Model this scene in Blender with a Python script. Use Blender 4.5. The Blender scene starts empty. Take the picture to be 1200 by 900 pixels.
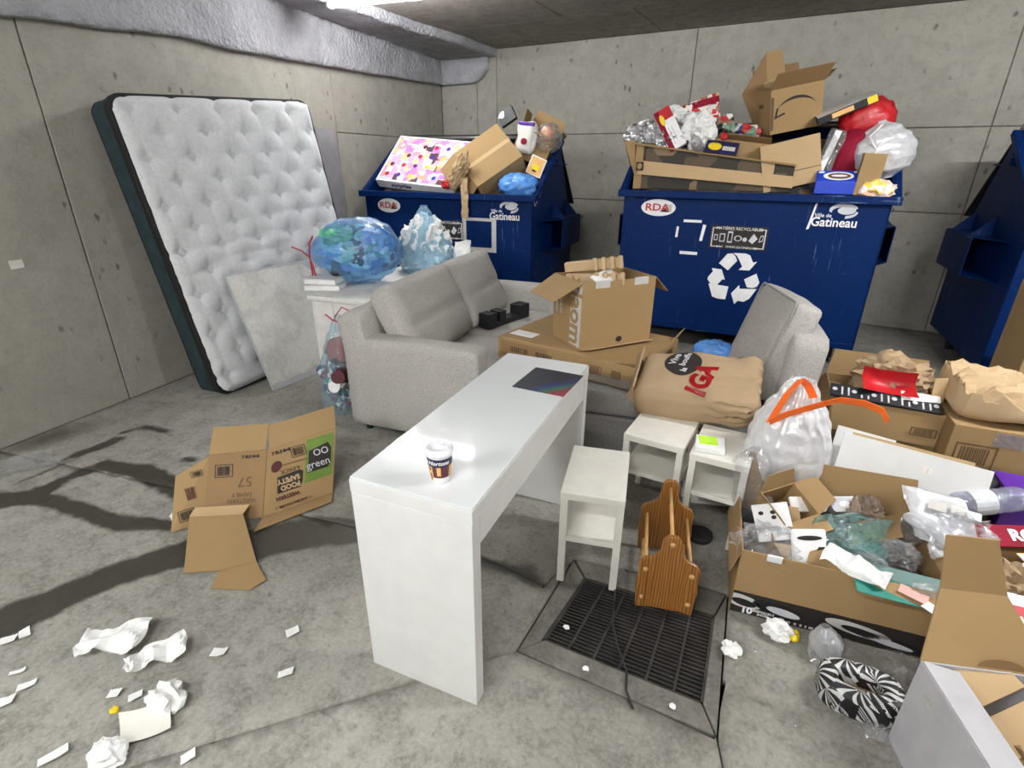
import bpy, bmesh, math, random
from mathutils import Vector as V, Matrix, noise
C = bpy.context.scene.collection
sc = bpy.context.scene
R = math.radians
random.seed(7)

# ------------------------------------------------------------------ camera
def set_camera():
    p, r, yaw = R(23.008), R(.3908), R(28.987)
    fw = V((-math.sin(yaw)*math.cos(p), math.cos(yaw)*math.cos(p), -math.sin(p)))
    rt = V((math.cos(yaw), math.sin(yaw), 0)); up = rt.cross(fw)
    r2 = rt*math.cos(r)+up*math.sin(r); u2 = up*math.cos(r)-rt*math.sin(r)
    cd = bpy.data.cameras.new('camera'); o = bpy.data.objects.new('camera', cd); C.objects.link(o)
    m = Matrix((r2, u2, -fw)).transposed().to_4x4(); m.translation = (0, 0, 1.6462)
    o.matrix_world = m; cd.sensor_width = 36; cd.lens = 613.77/1200*36; cd.clip_start = .02
    sc.camera = o
set_camera()
# ------------------------------------------------------------------ world + exposure
w = bpy.data.worlds.new('world'); sc.world = w; w.use_nodes = True
w.node_tree.nodes['Background'].inputs[0].default_value = (.9, .95, 1, 1)
w.node_tree.nodes['Background'].inputs[1].default_value = .02
vs = sc.view_settings; vs.view_transform = 'Standard'; vs.look = 'None'; vs.gamma = 1; vs.use_curve_mapping = False
vs.exposure = 0.0
TUBE_STRENGTH = 160.0
# fluorescent strips; right-side and front-wall ones are unseen, added for fill: (x, y, rotation, strength factor)
STRIPS = [(-3.42, 4.10, 10, .8), (-.6, -.9, 6, 1.45), (1.9, 2.6, 6, 2.6), (1.6, -3.6, 6, 1.2), (-2.4, -2.8, 6, 2.7)]

# ------------------------------------------------------------------ materials
def nt(name):
    m = bpy.data.materials.new(name); m.use_nodes = True
    t = m.node_tree; b = t.nodes['Principled BSDF']
    return m, t, b
def nd(t, typ, **k):
    n = t.nodes.new(typ)
    for a, v in k.items():
        if a.startswith('i_'):
            key = a[2:]; key = int(key) if key.isdigit() else key.replace('_', ' ')
            n.inputs[key].default_value = v
        else: setattr(n, a, v)
    return n
def ramp(t, src, stops, interp='LINEAR'):
    n = t.nodes.new('ShaderNodeValToRGB'); n.color_ramp.interpolation = interp
    e = n.color_ramp.elements
    while len(e) < len(stops): e.new(.5)
    for q, (p, c) in zip(e, stops):
        q.position = p; q.color = (*c, 1) if len(c) == 3 else c
    t.links.new(src, n.inputs[0]); return n.outputs[0]
def mixc(t, fac, a, b, mode='MIX'):
    n = t.nodes.new('ShaderNodeMix'); n.data_type = 'RGBA'; n.blend_type = mode
    for i, x in ((0, fac), (6, a), (7, b)):
        if hasattr(x, 'is_linked') or hasattr(x, 'links'): t.links.new(x, n.inputs[i])
        else: n.inputs[i].default_value = x if i == 0 else (*x, 1) if len(x) == 3 else x
    return n.outputs[2]
def math_(t, op, a, b=0.0, clamp=False):
    n = t.nodes.new('ShaderNodeMath'); n.operation = op; n.use_clamp = clamp
    for i, x in enumerate((a, b)):
        if hasattr(x, 'links'): t.links.new(x, n.inputs[i])
        else: n.inputs[i].default_value = x
    return n.outputs[0]
def coord(t): return nd(t, 'ShaderNodeTexCoord').outputs['Object']
def noi(t, scale, detail=4, rough=.55, vec=None, out=0, dist=0):
    n = nd(t, 'ShaderNodeTexNoise'); n.inputs['Scale'].default_value = scale; n.inputs['Detail'].default_value = detail
    n.inputs['Roughness'].default_value = rough; n.inputs['Distortion'].default_value = dist
    t.links.new(vec if vec else coord(t), n.inputs['Vector']); return n.outputs[out]
def bump(t, b, h, strength, dist=.01):
    n = nd(t, 'ShaderNodeBump'); n.inputs['Strength'].default_value = strength; n.inputs['Distance'].default_value = dist
    t.links.new(h, n.inputs['Height']); t.links.new(n.outputs[0], b.inputs['Normal'])
def simple(name, col, rough=.6, metal=0, var=.06, vscale=12, bstr=0, bscale=60, bdist=.004, spec=.5, sheen=0, emit=None):
    m, t, b = nt(name)
    f = noi(t, vscale, 5)
    lo = tuple(max(0, c*(1-var*2)) for c in col); hi = tuple(min(1, c*(1+var*2)) for c in col)
    t.links.new(ramp(t, f, [(.3, lo), (.7, hi)]), b.inputs['Base Color'])
    b.inputs['Roughness'].default_value = rough; b.inputs['Metallic'].default_value = metal
    b.inputs['Specular IOR Level'].default_value = spec; b.inputs['Sheen Weight'].default_value = sheen
    if bstr: bump(t, b, noi(t, bscale, 4), bstr, bdist)
    return m
def film(name, col, opac=.25, rough=.12, bscale=18, bstr=.5, tint=None, gloss=.2):
    m, t, b = nt(name); out = t.nodes['Material Output']
    b.inputs['Base Color'].default_value = (*col, 1); b.inputs['Roughness'].default_value = rough
    b.inputs['Specular IOR Level'].default_value = .8
    bump(t, b, noi(t, bscale, 3, dist=1.2), bstr, .02)
    tr = nd(t, 'ShaderNodeBsdfTransparent'); tr.inputs[0].default_value = (*(tint or col), 1)
    lw = nd(t, 'ShaderNodeLayerWeight'); lw.inputs[0].default_value = .35
    gl = nd(t, 'ShaderNodeBsdfGlossy'); gl.inputs['Roughness'].default_value = rough; gl.inputs[0].default_value = (.95, .95, .95, 1); t.links.new(b.inputs['Normal'].links[0].from_socket, gl.inputs['Normal'])
    sg = nd(t, 'ShaderNodeMixShader'); sg.inputs[0].default_value = gloss; t.links.new(b.outputs[0], sg.inputs[1]); t.links.new(gl.outputs[0], sg.inputs[2])
    n = noi(t, bscale*.6, 3)
    f = math_(t, 'ADD', math_(t, 'MULTIPLY', lw.outputs['Facing'], .45), math_(t, 'ADD', math_(t, 'MULTIPLY', n, .25), opac-.12), True)
    mx = nd(t, 'ShaderNodeMixShader')
    t.links.new(f, mx.inputs[0]); t.links.new(tr.outputs[0], mx.inputs[1]); t.links.new(sg.outputs[0], mx.inputs[2])
    t.links.new(mx.outputs[0], out.inputs[0]); return m
def concrete(name, base, dark, wet=False, pore=.5, mot=1.0):
    m, t, b = nt(name); co = coord(t)
    a = noi(t, 1.1, 6, .6, co); f2 = noi(t, 7, 6, .65, co); f3 = noi(t, 60, 4, .7, co)
    c = mixc(t, ramp(t, a, [(.32, (0, 0, 0)), (.68, (1, 1, 1))]), dark, base)
    c = mixc(t, ramp(t, f2, [(.36, (.75*mot,)*3), (.56, (0,)*3)]), c, tuple(x*.68 for x in dark))
    c = mixc(t, ramp(t, f3, [(.42, (0,)*3), (.75, (.55*mot,)*3)]), c, tuple(min(1, x*1.35) for x in base))
    c = mixc(t, ramp(t, noi(t, 28, 5, .75, co), [(.30, (.6*mot,)*3), (.46, (0,)*3)]), c, tuple(x*.6 for x in dark))
    vo = nd(t, 'ShaderNodeTexVoronoi'); vo.inputs['Scale'].default_value = 10; mpp = nd(t, 'ShaderNodeMapping'); mpp.inputs['Scale'].default_value = (1, 1, .6); t.links.new(mixc(t, .05, co, noi(t, 14, 3, vec=co, out=1)), mpp.inputs[0]); t.links.new(mpp.outputs[0], vo.inputs['Vector'])
    pores = math_(t, 'MULTIPLY', ramp(t, vo.outputs['Distance'], [(.09, (1,)*3), (.19, (0,)*3)]), ramp(t, noi(t, 2.6, 4, vec=co), [(.48, (0,)*3), (.56, (1,)*3)]))
    c = mixc(t, math_(t, 'MULTIPLY', pores, pore), c, tuple(x*.35 for x in dark))
    rg = .85
    h = math_(t, 'SUBTRACT', math_(t, 'ADD', f2, math_(t, 'MULTIPLY', f3, .4)), pores)
    if wet:
        at = nd(t, 'ShaderNodeAttribute'); at.attribute_name = 'wet'
        e = math_(t, 'ADD', at.outputs['Fac'], math_(t, 'MULTIPLY', math_(t, 'SUBTRACT', noi(t, 11, 5, .6, co), .5), .16))
        wm = ramp(t, e, [(.47, (0,)*3), (.53, (1,)*3)])
        c = mixc(t, wm, c, mixc(t, f2, (.034, .032, .025), (.068, .064, .052)))
        at2 = nd(t, 'ShaderNodeAttribute'); at2.attribute_name = 'grime'
        c = mixc(t, math_(t, 'MULTIPLY', at2.outputs['Fac'], math_(t, 'ADD', noi(t, 4, 5, .6, co), .25), True), c, (.085, .075, .055))
        t.links.new(math_(t, 'SUBTRACT', rg, math_(t, 'MULTIPLY', wm, .42)), b.inputs['Roughness'])
    else: b.inputs['Roughness'].default_value = rg
    t.links.new(c, b.inputs['Base Color']); b.inputs['Specular IOR Level'].default_value = .35
    bump(t, b, h, .35, .012)
    return m
def wood(name):
    m, t, b = nt(name); co = coord(t)
    mp = nd(t, 'ShaderNodeMapping'); mp.inputs['Scale'].default_value = (9, 9, .9); t.links.new(co, mp.inputs[0])
    wv = nd(t, 'ShaderNodeTexWave'); wv.inputs['Scale'].default_value = 3.2; wv.inputs['Distortion'].default_value = 9; wv.inputs['Detail'].default_value = 3; wv.inputs['Detail Scale'].default_value = .8
    t.links.new(mp.outputs[0], wv.inputs[0])
    t.links.new(ramp(t, wv.outputs[0], [(.1, (.17, .065, .014)), (.5, (.26, .11, .026)), (.9, (.34, .155, .04))]), b.inputs['Base Color'])
    b.inputs['Roughness'].default_value = .32; return m
def kraft(name, col):
    m, t, b = nt(name); co = coord(t)
    mp = nd(t, 'ShaderNodeMapping'); mp.inputs['Scale'].default_value = (1, 1, 9); t.links.new(co, mp.inputs[0])
    f = noi(t, 3, 5, .6, co); g = noi(t, 55, 3, .7, mp.outputs[0])
    c = mixc(t, f, tuple(x*.86 for x in col), tuple(x*1.1 for x in col))
    c = mixc(t, math_(t, 'MULTIPLY', g, .25), c, tuple(x*.7 for x in col))
    t.links.new(c, b.inputs['Base Color']); b.inputs['Roughness'].default_value = .78; b.inputs['Specular IOR Level'].default_value = .25
    bump(t, b, f, .25, .01); return m
def cells(name, cols, scale, rough=.35):
    m, t, b = nt(name); co = coord(t)
    vo = nd(t, 'ShaderNodeTexVoronoi'); vo.inputs['Scale'].default_value = scale; vo.distance = 'CHEBYCHEV'; t.links.new(co, vo.inputs[0])
    sp = nd(t, 'ShaderNodeSeparateColor'); t.links.new(vo.outputs['Color'], sp.inputs[0])
    st = [(i/len(cols), c) for i, c in enumerate(cols)]
    t.links.new(ramp(t, sp.outputs[0], st, 'CONSTANT'), b.inputs['Base Color']); b.inputs['Roughness'].default_value = rough
    return m
def paint(name, col, scr):
    m, t, b = nt(name); co = coord(t)
    mp = nd(t, 'ShaderNodeMapping'); mp.inputs['Scale'].default_value = (14, 14, 1.2); t.links.new(co, mp.inputs[0])
    mp2 = nd(t, 'ShaderNodeMapping'); mp2.inputs['Scale'].default_value = (1.5, 3, 22); t.links.new(co, mp2.inputs[0])
    a = noi(t, 2.2, 6, .7, mp.outputs[0]); a2 = noi(t, 2.0, 5, .7, mp2.outputs[0]); f = noi(t, 1.7, 4, .5, co)
    c = mixc(t, f, tuple(x*.75 for x in col), tuple(x*1.25 for x in col))
    s = math_(t, 'MAXIMUM', ramp(t, a, [(.60, (0,)*3), (.68, (1,)*3)]), ramp(t, a2, [(.63, (0,)*3), (.70, (1,)*3)]))
    s = math_(t, 'MULTIPLY', s, ramp(t, noi(t, 2.6, 3, .5, co), [(.46, (0,)*3), (.62, (.55,)*3)]))
    t.links.new(mixc(t, s, c, scr), b.inputs['Base Color'])
    b.inputs['Roughness'].default_value = .5; b.inputs['Specular IOR Level'].default_value = .12; bump(t, b, noi(t, 3, 3, .5, co), .25, .03); return m
def fabric(name, col):
    m, t, b = nt(name); co = coord(t)
    f = noi(t, 5, 4, .6, co); g = noi(t, 120, 3, .85, co)
    c = mixc(t, f, tuple(x*.88 for x in col), tuple(x*1.1 for x in col))
    c = mixc(t, ramp(t, g, [(.36, (.55,)*3), (.56, (0,)*3)]), c, tuple(x*.45 for x in col))
    t.links.new(c, b.inputs['Base Color']); b.inputs['Roughness'].default_value = .95; b.inputs['Specular IOR Level'].default_value = .1
    bump(t, b, g, .35, .003); return m
def stripes_mat(name, a, b_, scale):
    m, t, b = nt(name); co = coord(t)
    vo = nd(t, 'ShaderNodeTexVoronoi'); vo.inputs['Scale'].default_value = 13; t.links.new(co, vo.inputs[0])
    n = nd(t, 'ShaderNodeVectorMath'); n.operation = 'SUBTRACT'; t.links.new(co, n.inputs[0]); t.links.new(vo.outputs['Position'], n.inputs[1])
    s = nd(t, 'ShaderNodeSeparateXYZ'); t.links.new(n.outputs[0], s.inputs[0])
    ang = math_(t, 'ARCTAN2', s.outputs[1], math_(t, 'ADD', s.outputs[0], math_(t, 'MULTIPLY', s.outputs[2], .8)))
    wv = math_(t, 'SINE', math_(t, 'MULTIPLY', ang, scale))
    gap = math_(t, 'ADD', math_(t, 'SINE', math_(t, 'ADD', math_(t, 'MULTIPLY', vo.outputs['Distance'], 190), math_(t, 'MULTIPLY', ang, 2.0))), .55)
    k = math_(t, 'MULTIPLY', ramp(t, wv, [(.3, (0,)*3), (.42, (1,)*3)]), ramp(t, gap, [(.02, (0,)*3), (.1, (1,)*3)]))
    t.links.new(mixc(t, k, a, b_), b.inputs['Base Color']); b.inputs['Roughness'].default_value = .45; return m

K1 = (.365, .24, .112)
M = dict(
 wall=concrete('wall concrete', (.40, .383, .335), (.31, .297, .255), pore=.8, mot=.4),
 ceil=concrete('ceiling concrete', (.36, .34, .30), (.27, .25, .22), pore=.2),
 floor=concrete('floor concrete', (.34, .33, .295), (.235, .225, .195), wet=True, pore=.25),
 collar=concrete('collar concrete', (.17, .16, .14), (.11, .105, .09), pore=.2),
 foam=simple('sprayed foam', (.40, .40, .42), .9, var=.10, vscale=5, bstr=.9, bscale=26, bdist=.05),
 kraft=kraft('kraft board', K1), kraft_light=kraft('pale kraft board', (.53, .37, .20)), kraft_dark=kraft('dark kraft board', (.29, .18, .085)),
 paperbag=kraft('kraft paper', (.40, .285, .17)), paperpale=kraft('pale kraft paper', (.54, .39, .225)),
 white=simple('white lacquer', (.66, .66, .645), .35, var=.02), cream=simple('cream laminate', (.76, .74, .67), .45, var=.03),
 paper=simple('white paper', (.82, .82, .80), .8, var=.04, bstr=.2, bscale=20), offwhite=simple('off white board', (.72, .70, .66), .8, var=.05),
 black=simple('black plastic', (.012, .012, .014), .45), dark=simple('dark iron', (.035, .032, .028), .7, .3, var=.25, bstr=.4),
 pit=simple('pit mud', (.02, .018, .014), .9, var=.3),
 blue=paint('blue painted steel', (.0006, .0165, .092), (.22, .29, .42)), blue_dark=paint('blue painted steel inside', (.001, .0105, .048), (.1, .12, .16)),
 tick=simple('mattress ticking', (.61, .615, .63), .85, var=.04, vscale=50, bstr=.35, bscale=90, bdist=.004),
 teal=simple('dark teal ticking', (.013, .032, .038), .85, var=.2, bstr=.3), piping=simple('black piping', (.006, .006, .007), .7),
 fabric=fabric('grey sofa weave', (.455, .435, .405)), fabric_dark=fabric('grey sofa base weave', (.36, .35, .335)),
 grey=simple('grey cover', (.22, .215, .225), .85, var=.06, bstr=.2), wood=wood('lacquered oak'), rod=simple('pale oak rod', (.55, .32, .12), .4),
 red=simple('red print', (.50, .015, .02), .4), crimson=simple('crimson print', (.24, .006, .025), .7, spec=.2), lime=simple('lime sticky pad', (.55, .95, .06), .6),
 green=simple('green print', (.13, .22, .03), .6), brownred=simple('maroon print', (.07, .008, .008), .6), ink=simple('black ink', (.018, .013, .010), .7),
 brownink=simple('brown ink', (.13, .075, .035), .8), whiteink=simple('white print', (.86, .86, .86), .5, var=.03), greyink=simple('grey print', (.55, .53, .50), .7),
 silverink=simple('silver print', (.60, .61, .64), .4), orange=simple('orange tape', (.95, .16, .02), .35), redtie=simple('red tie tape', (.45, .03, .05), .35),
 yellow=simple('yellow print', (.85, .62, .02), .5), tealboard=simple('teal card', (.012, .22, .17), .5), purple=simple('purple print', (.10, .015, .30), .4),
 cookie=simple('bright blue carton', (.01, .05, .50), .35), navy=simple('navy print', (.02, .018, .07), .4), maroon=simple('coffee print', (.10, .02, .03), .45), amber=simple('amber print', (.80, .45, .15), .5),
 lid=simple('cup lid', (.78, .77, .80), .4), glass=None, silverfoil=simple('silver foil', (.75, .75, .77), .22, .9, var=.1, bstr=.8, bscale=25, bdist=.02),
 clear=film('clear film', (.8, .81, .83), .17, .07, 22, 1, (.94, .95, .96), .6), cleargrey=film('grey clear film', (.6, .6, .6), .22, .07, 26, 1, (.8, .8, .8), .5),
 bluefilm=film('blue bag film', (.16, .45, .88), .26, .10, 18, 1, (.55, .82, 1), .35), palebluefilm=film('pale blue bag film', (.45, .72, .95), .30, .12, 16, 1, (.70, .90, 1), .3),
 whitefilm=film('white bag film', (.85, .85, .88), .72, .25, 12, .6, (.95, .95, .97)), tealfilm=film('teal film', (.16, .42, .40), .44, .06, 30, 1, (.6, .88, .85), .5),
 milkfilm=film('frosted film', (.75, .76, .78), .45, .25, 14, .5, (.9, .9, .92)), redfilm=film('red mesh', (.45, .02, .05), .75, .3, 40, .6, (.8, .2, .25)),
 doll=cells('toy box print', [(.95, .25, .62), (.98, .72, .85), (.70, .45, .9), (.9, .35, .45), (.60, .72, .95), (.97, .85, .9), (.55, .25, .75), (.95, .6, .35), (.1, .06, .08), (.98, .45, .7)], 13),
 mixed=cells('mixed litter print', [(.75, .72, .68), (.25, .15, .10), (.5, .04, .04), (.05, .08, .2), (.8, .8, .82), (.4, .3, .2), (.02, .02, .02), (.15, .3, .2)], 16),
 mixed_cool=cells('mixed recyclables print', [(.7, .75, .78), (.03, .03, .04), (.25, .03, .05), (.05, .1, .22), (.85, .85, .88), (.12, .2, .24), (.03, .03, .03), (.05, .35, .25)], 20),
 debris=cells('dark debris', [(.05, .04, .03), (.10, .07, .04), (.03, .03, .04), (.16, .12, .08)], 12, .8),
 snack=cells('snack print', [(.6, .03, .03), (.75, .5, .1), (.85, .8, .78), (.5, .02, .02), (.3, .12, .04), (.8, .75, .7)], 26),
 tissue=stripes_mat('black box with white petals', (.008, .008, .009), (.82, .82, .80), 11),
 rubber=simple('wheel rubber', (.02, .02, .02), .8), steel=simple('galvanised steel', (.3, .3, .3), .4, .8),
 jumble=cells('jumbled plastics', [(.05, .25, .55), (.10, .45, .30), (.55, .75, .85), (.02, .03, .05), (.12, .35, .70), (.35, .62, .45), (.75, .80, .85), (.03, .05, .10), (.30, .40, .75)], 11, .3),
 orangefish=simple('salmon', (.75, .3, .15), .6), petal=cells('petal print', [(.95, .55, .35), (.98, .8, .7), (.95, .65, .1), (.98, .85, .8)], 24),
)
m, t, b = nt('pad with aurora print'); co = coord(t)
g = nd(t, 'ShaderNodeTexGradient'); mp = nd(t, 'ShaderNodeMapping'); mp.inputs['Location'].default_value = (.45, .1, 0); mp.inputs['Rotation'].default_value = (0, 0, R(35)); mp.inputs['Scale'].default_value = (3.4, 3.4, 1)
t.links.new(co, mp.inputs[0]); t.links.new(mp.outputs[0], g.inputs[0])
gf = math_(t, 'ADD', g.outputs[1], math_(t, 'MULTIPLY', noi(t, 6, 3), .25))
t.links.new(ramp(t, gf, [(.66, (.02, .022, .03)), (.78, (.02, .03, .12)), (.9, (.02, .11, .06)), (1, (.2, .03, .04))]), b.inputs['Base Color']); b.inputs['Roughness'].default_value = .5; M['pad'] = m
m, t, b = nt('glass topped lacquer'); b.inputs['Base Color'].default_value = (.70, .72, .72, 1); b.inputs['Coat Weight'].default_value = 1; b.inputs['Coat Roughness'].default_value = .04
t.links.new(ramp(t, noi(t, 7, 5), [(.35, (.02,)*3), (.7, (.16,)*3)]), b.inputs['Roughness']); M['glass'] = m
m, t, b = nt('lit tube'); b.inputs['Emission Color'].default_value = (.975, .985, 1.0, 1); b.inputs['Base Color'].default_value = (.9, .9, .9, 1); b.inputs['Emission Strength'].default_value = TUBE_STRENGTH; M['tube'] = m
m, t, b = nt('gypsum with water stain'); co = coord(t)
f = noi(t, 2.6, 5, .55, co); f2 = noi(t, 45, 5, .7, co)
c = mixc(t, ramp(t, f, [(.44, (.62, .61, .57)), (.5, (.50, .50, .47)), (.56, (.66, .65, .60))]), (.66, .65, .62), (.55, .55, .52))
c = ramp(t, f, [(.38, (.70, .69, .65)), (.50, (.56, .56, .53)), (.53, (.66, .65, .61)), (.7, (.72, .71, .67))])
c = mixc(t, ramp(t, f2, [(.35, (.35,)*3), (.55, (0,)*3)]), c, (.40, .40, .38))
t.links.new(c, b.inputs['Base Color']); b.inputs['Roughness'].default_value = .95; bump(t, b, f2, .4, .006); M['gypsum'] = m
m, t, b = nt('carton with cube pattern'); co = coord(t)
ck = nd(t, 'ShaderNodeTexVoronoi'); ck.inputs['Scale'].default_value = 5.5; ck.distance = 'MANHATTAN'; t.links.new(co, ck.inputs[0])
sp = nd(t, 'ShaderNodeSeparateColor'); t.links.new(ck.outputs['Color'], sp.inputs[0])
t.links.new(ramp(t, sp.outputs[0], [(0, (.035, .027, .018)), (.45, (.10, .07, .04)), (.75, (.22, .15, .08))], 'CONSTANT'), b.inputs['Base Color']); b.inputs['Roughness'].default_value = .7; M['cubes'] = m

# ------------------------------------------------------------------ mesh helpers
def frame(x, y):
    x = V(x).normalized(); y = V(y); y = (y-x*y.dot(x)).normalized(); z = x.cross(y)
    return Matrix((x, y, z)).transposed()
def rotz(a): return Matrix.Rotation(R(a), 3, 'Z')
def rot(x=0, y=0, z=0): return Matrix.Rotation(R(z), 3, 'Z') @ Matrix.Rotation(R(y), 3, 'Y') @ Matrix.Rotation(R(x), 3, 'X')
class MB:
    def __init__(s): s.v = []; s.f = []; s.m = []
    def add(s, vs_, fs, m=0):
        o = len(s.v); s.v += [tuple(p) for p in vs_]; s.f += [tuple(i+o for i in f) for f in fs]; s.m += [m]*len(fs); return s
    def box(s, c, d, rm=None, m=0):
        c = V(c); p = [V((x*d[0]/2, y*d[1]/2, z*d[2]/2)) for z in (-1, 1) for y in (-1, 1) for x in (-1, 1)]
        if rm: p = [rm @ q for q in p]
        return s.add([c+q for q in p], [(0, 2, 3, 1), (4, 5, 7, 6), (0, 1, 5, 4), (2, 6, 7, 3), (0, 4, 6, 2), (1, 3, 7, 5)], m)
    def slab(s, P, U, W, t, m=0):
        P, U, W = V(P), V(U), V(W); n = U.cross(W).normalized()*t
        return s.prism([P, P+U, P+U+W, P+W], n, m)
    def prism(s, pts, n, m=0):
        pts = [V(p) for p in pts]; n = V(n); k = len(pts)
        return s.add(pts+[p+n for p in pts], [tuple(range(k-1, -1, -1)), tuple(range(k, 2*k))]+[(i, (i+1) % k, k+(i+1) % k, k+i) for i in range(k)], m)
    def cyl(s, a, b, r, n=12, r2=None, m=0):
        a, b = V(a), V(b); r2 = r if r2 is None else r2; d = (b-a).normalized()
        x = d.orthogonal().normalized(); y = d.cross(x); vs_ = []
        for p, q in ((a, r), (b, r2)): vs_ += [p+(x*math.cos(2*math.pi*i/n)+y*math.sin(2*math.pi*i/n))*q for i in range(n)]
        return s.add(vs_, [tuple(range(n-1, -1, -1)), tuple(range(n, 2*n))]+[(i, (i+1) % n, n+(i+1) % n, n+i) for i in range(n)], m)
    def tube(s, pts, r, n=8, m=0, flat=1.0):
        pts = [V(p) for p in pts]; o = len(s.v); k = len(pts); up = V((0, 0, 1))
        for i, p in enumerate(pts):
            d = (pts[min(i+1, k-1)]-pts[max(i-1, 0)]).normalized(); x = d.cross(up)
            x = x.normalized() if x.length > 1e-4 else d.orthogonal().normalized(); y = x.cross(d)
            s.v += [tuple(p+x*math.cos(2*math.pi*j/n)*r+y*math.sin(2*math.pi*j/n)*r*flat) for j in range(n)]
        fs = [(o+i*n+j, o+i*n+(j+1) % n, o+(i+1)*n+(j+1) % n, o+(i+1)*n+j) for i in range(k-1) for j in range(n)]
        fs += [tuple(o+j for j in range(n-1, -1, -1)), tuple(o+(k-1)*n+j for j in range(n))]
        s.f += fs; s.m += [m]*len(fs); return s
    def lathe(s, prof, n=24, c=(0, 0, 0), fn=None, m=0, cap=True):
        o = len(s.v); c = V(c)
        for i, (r, z) in enumerate(prof):
            for j in range(n):
                a = 2*math.pi*j/n; k = fn(a, i/(len(prof)-1)) if fn else 1
                s.v.append(tuple(c+V((r*k*math.cos(a), r*k*math.sin(a), z))))
        k = len(prof); fs = [(o+i*n+j, o+i*n+(j+1) % n, o+(i+1)*n+(j+1) % n, o+(i+1)*n+j) for i in range(k-1) for j in range(n)]
        if cap: fs += [tuple(o+j for j in range(n-1, -1, -1)), tuple(o+(k-1)*n+j for j in range(n))]
        s.f += fs; s.m += [m]*len(fs); return s
    def grid(s, fn, nu, nv, m=0):
        vs_ = [fn(i/nu, j/nv) for j in range(nv+1) for i in range(nu+1)]
        return s.add(vs_, [(j*(nu+1)+i, j*(nu+1)+i+1, (j+1)*(nu+1)+i+1, (j+1)*(nu+1)+i) for j in range(nv) for i in range(nu)], m)
    def build(s, name, mats, parent=None, smooth=False, bevel=0, thick=0, loc=None, rm=None, sub=0):
        me = bpy.data.meshes.new(name); me.from_pydata(s.v, [], s.f)
        for mt in (mats if isinstance(mats, (list, tuple)) else [mats]): me.materials.append(M[mt] if isinstance(mt, str) else mt)
        for p, i in zip(me.polygons, s.m): p.material_index = i; p.use_smooth = smooth
        me.update(); o = bpy.data.objects.new(name, me); C.objects.link(o)
        if parent: o.parent = parent
        if loc is not None or rm is not None: place(o, loc or (0, 0, 0), rm)
        if thick: q = o.modifiers.new('t', 'SOLIDIFY'); q.thickness = thick; q.offset = 0
        if bevel: q = o.modifiers.new('b', 'BEVEL'); q.width = bevel; q.segments = 2; q.limit_method = 'ANGLE'; q.angle_limit = R(40)
        if sub: q = o.modifiers.new('s', 'SUBSURF'); q.levels = q.render_levels = sub
        return o
def place(o, loc, rm=None):
    m = (rm or Matrix.Identity(3)).to_4x4(); m.translation = V(loc); o.matrix_basis = m; return o
def tag(o, label, cat, group=None, kind=None):
    o['label'] = label; o['category'] = cat
    if group: o['group'] = group
    if kind: o['kind'] = kind
    return o
def thing(name, label, cat, loc=(0, 0, 0), rm=None, group=None):
    o = bpy.data.objects.new(name, None); C.objects.link(o); o.empty_display_size = .1
    place(o, loc, rm); return tag(o, label, cat, group)
def struct(o): o['kind'] = 'structure'; return o
def copy_thing(src, loc, rm, label, group=None):
    c = src.copy(); C.objects.link(c); place(c, loc, rm); c['label'] = label
    if group: c['group'] = group
    for ch in list(src.children):
        d = ch.copy(); C.objects.link(d); d.parent = c
        for g_ in list(ch.children):
            e = g_.copy(); C.objects.link(e); e.parent = d
    return c
def nz(p, f, seed=0): return noise.noise(V(p)*f+V((seed*7.31, seed*3.7, seed*1.9)))
def ridge(p, f, seed=0, oct=3):
    a, s = 0, 1
    for k in range(oct): a += s*(1-2*abs(nz(p, f*2**k, seed+k))); s *= .5
    return a-.8
def letters(name, s, size, mat, parent, org, xd, yd, bold=0.0, align='CENTER', shear=0, sx=1, lift=.0012, squeeze=None):
    cu = bpy.data.curves.new('t', 'FONT'); cu.body = s; cu.size = size; cu.align_x = align; cu.align_y = 'CENTER'; cu.offset = bold*size; cu.shear = shear; cu.extrude = .0006; cu.resolution_u = 3
    tmp = bpy.data.objects.new('t', cu); C.objects.link(tmp); bpy.context.view_layer.update()
    me = bpy.data.meshes.new_from_object(tmp.evaluated_get(bpy.context.evaluated_depsgraph_get())); bpy.data.objects.remove(tmp); bpy.data.curves.remove(cu)
    me.materials.clear(); me.materials.append(M[mat]); o = bpy.data.objects.new(name, me); C.objects.link(o); o.parent = parent
    f = frame(xd, yd); me.transform(Matrix.Diagonal((sx, 1, 1, 1)))
    if squeeze: squeeze(me)
    place(o, V(org)+f.col[2]*lift, f); return o
def decal(name, pts, mat, parent, org, xd, yd, lift=.0006, th=.001):
    f = frame(xd, yd); b = MB().prism([(p[0], p[1], 0) for p in pts], (0, 0, th)); return b.build(name, mat, parent, loc=V(org)+f.col[2]*lift, rm=f)
def rect(x0, y0, x1, y1): return [(x0, y0), (x1, y0), (x1, y1), (x0, y1)]
def ell(cx, cy, a, b, n=28, t0=0, t1=360): return [(cx+a*math.cos(R(t0+(t1-t0)*i/n)), cy+b*math.sin(R(t0+(t1-t0)*i/n))) for i in range(n+(t1-t0 < 360))]
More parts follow.
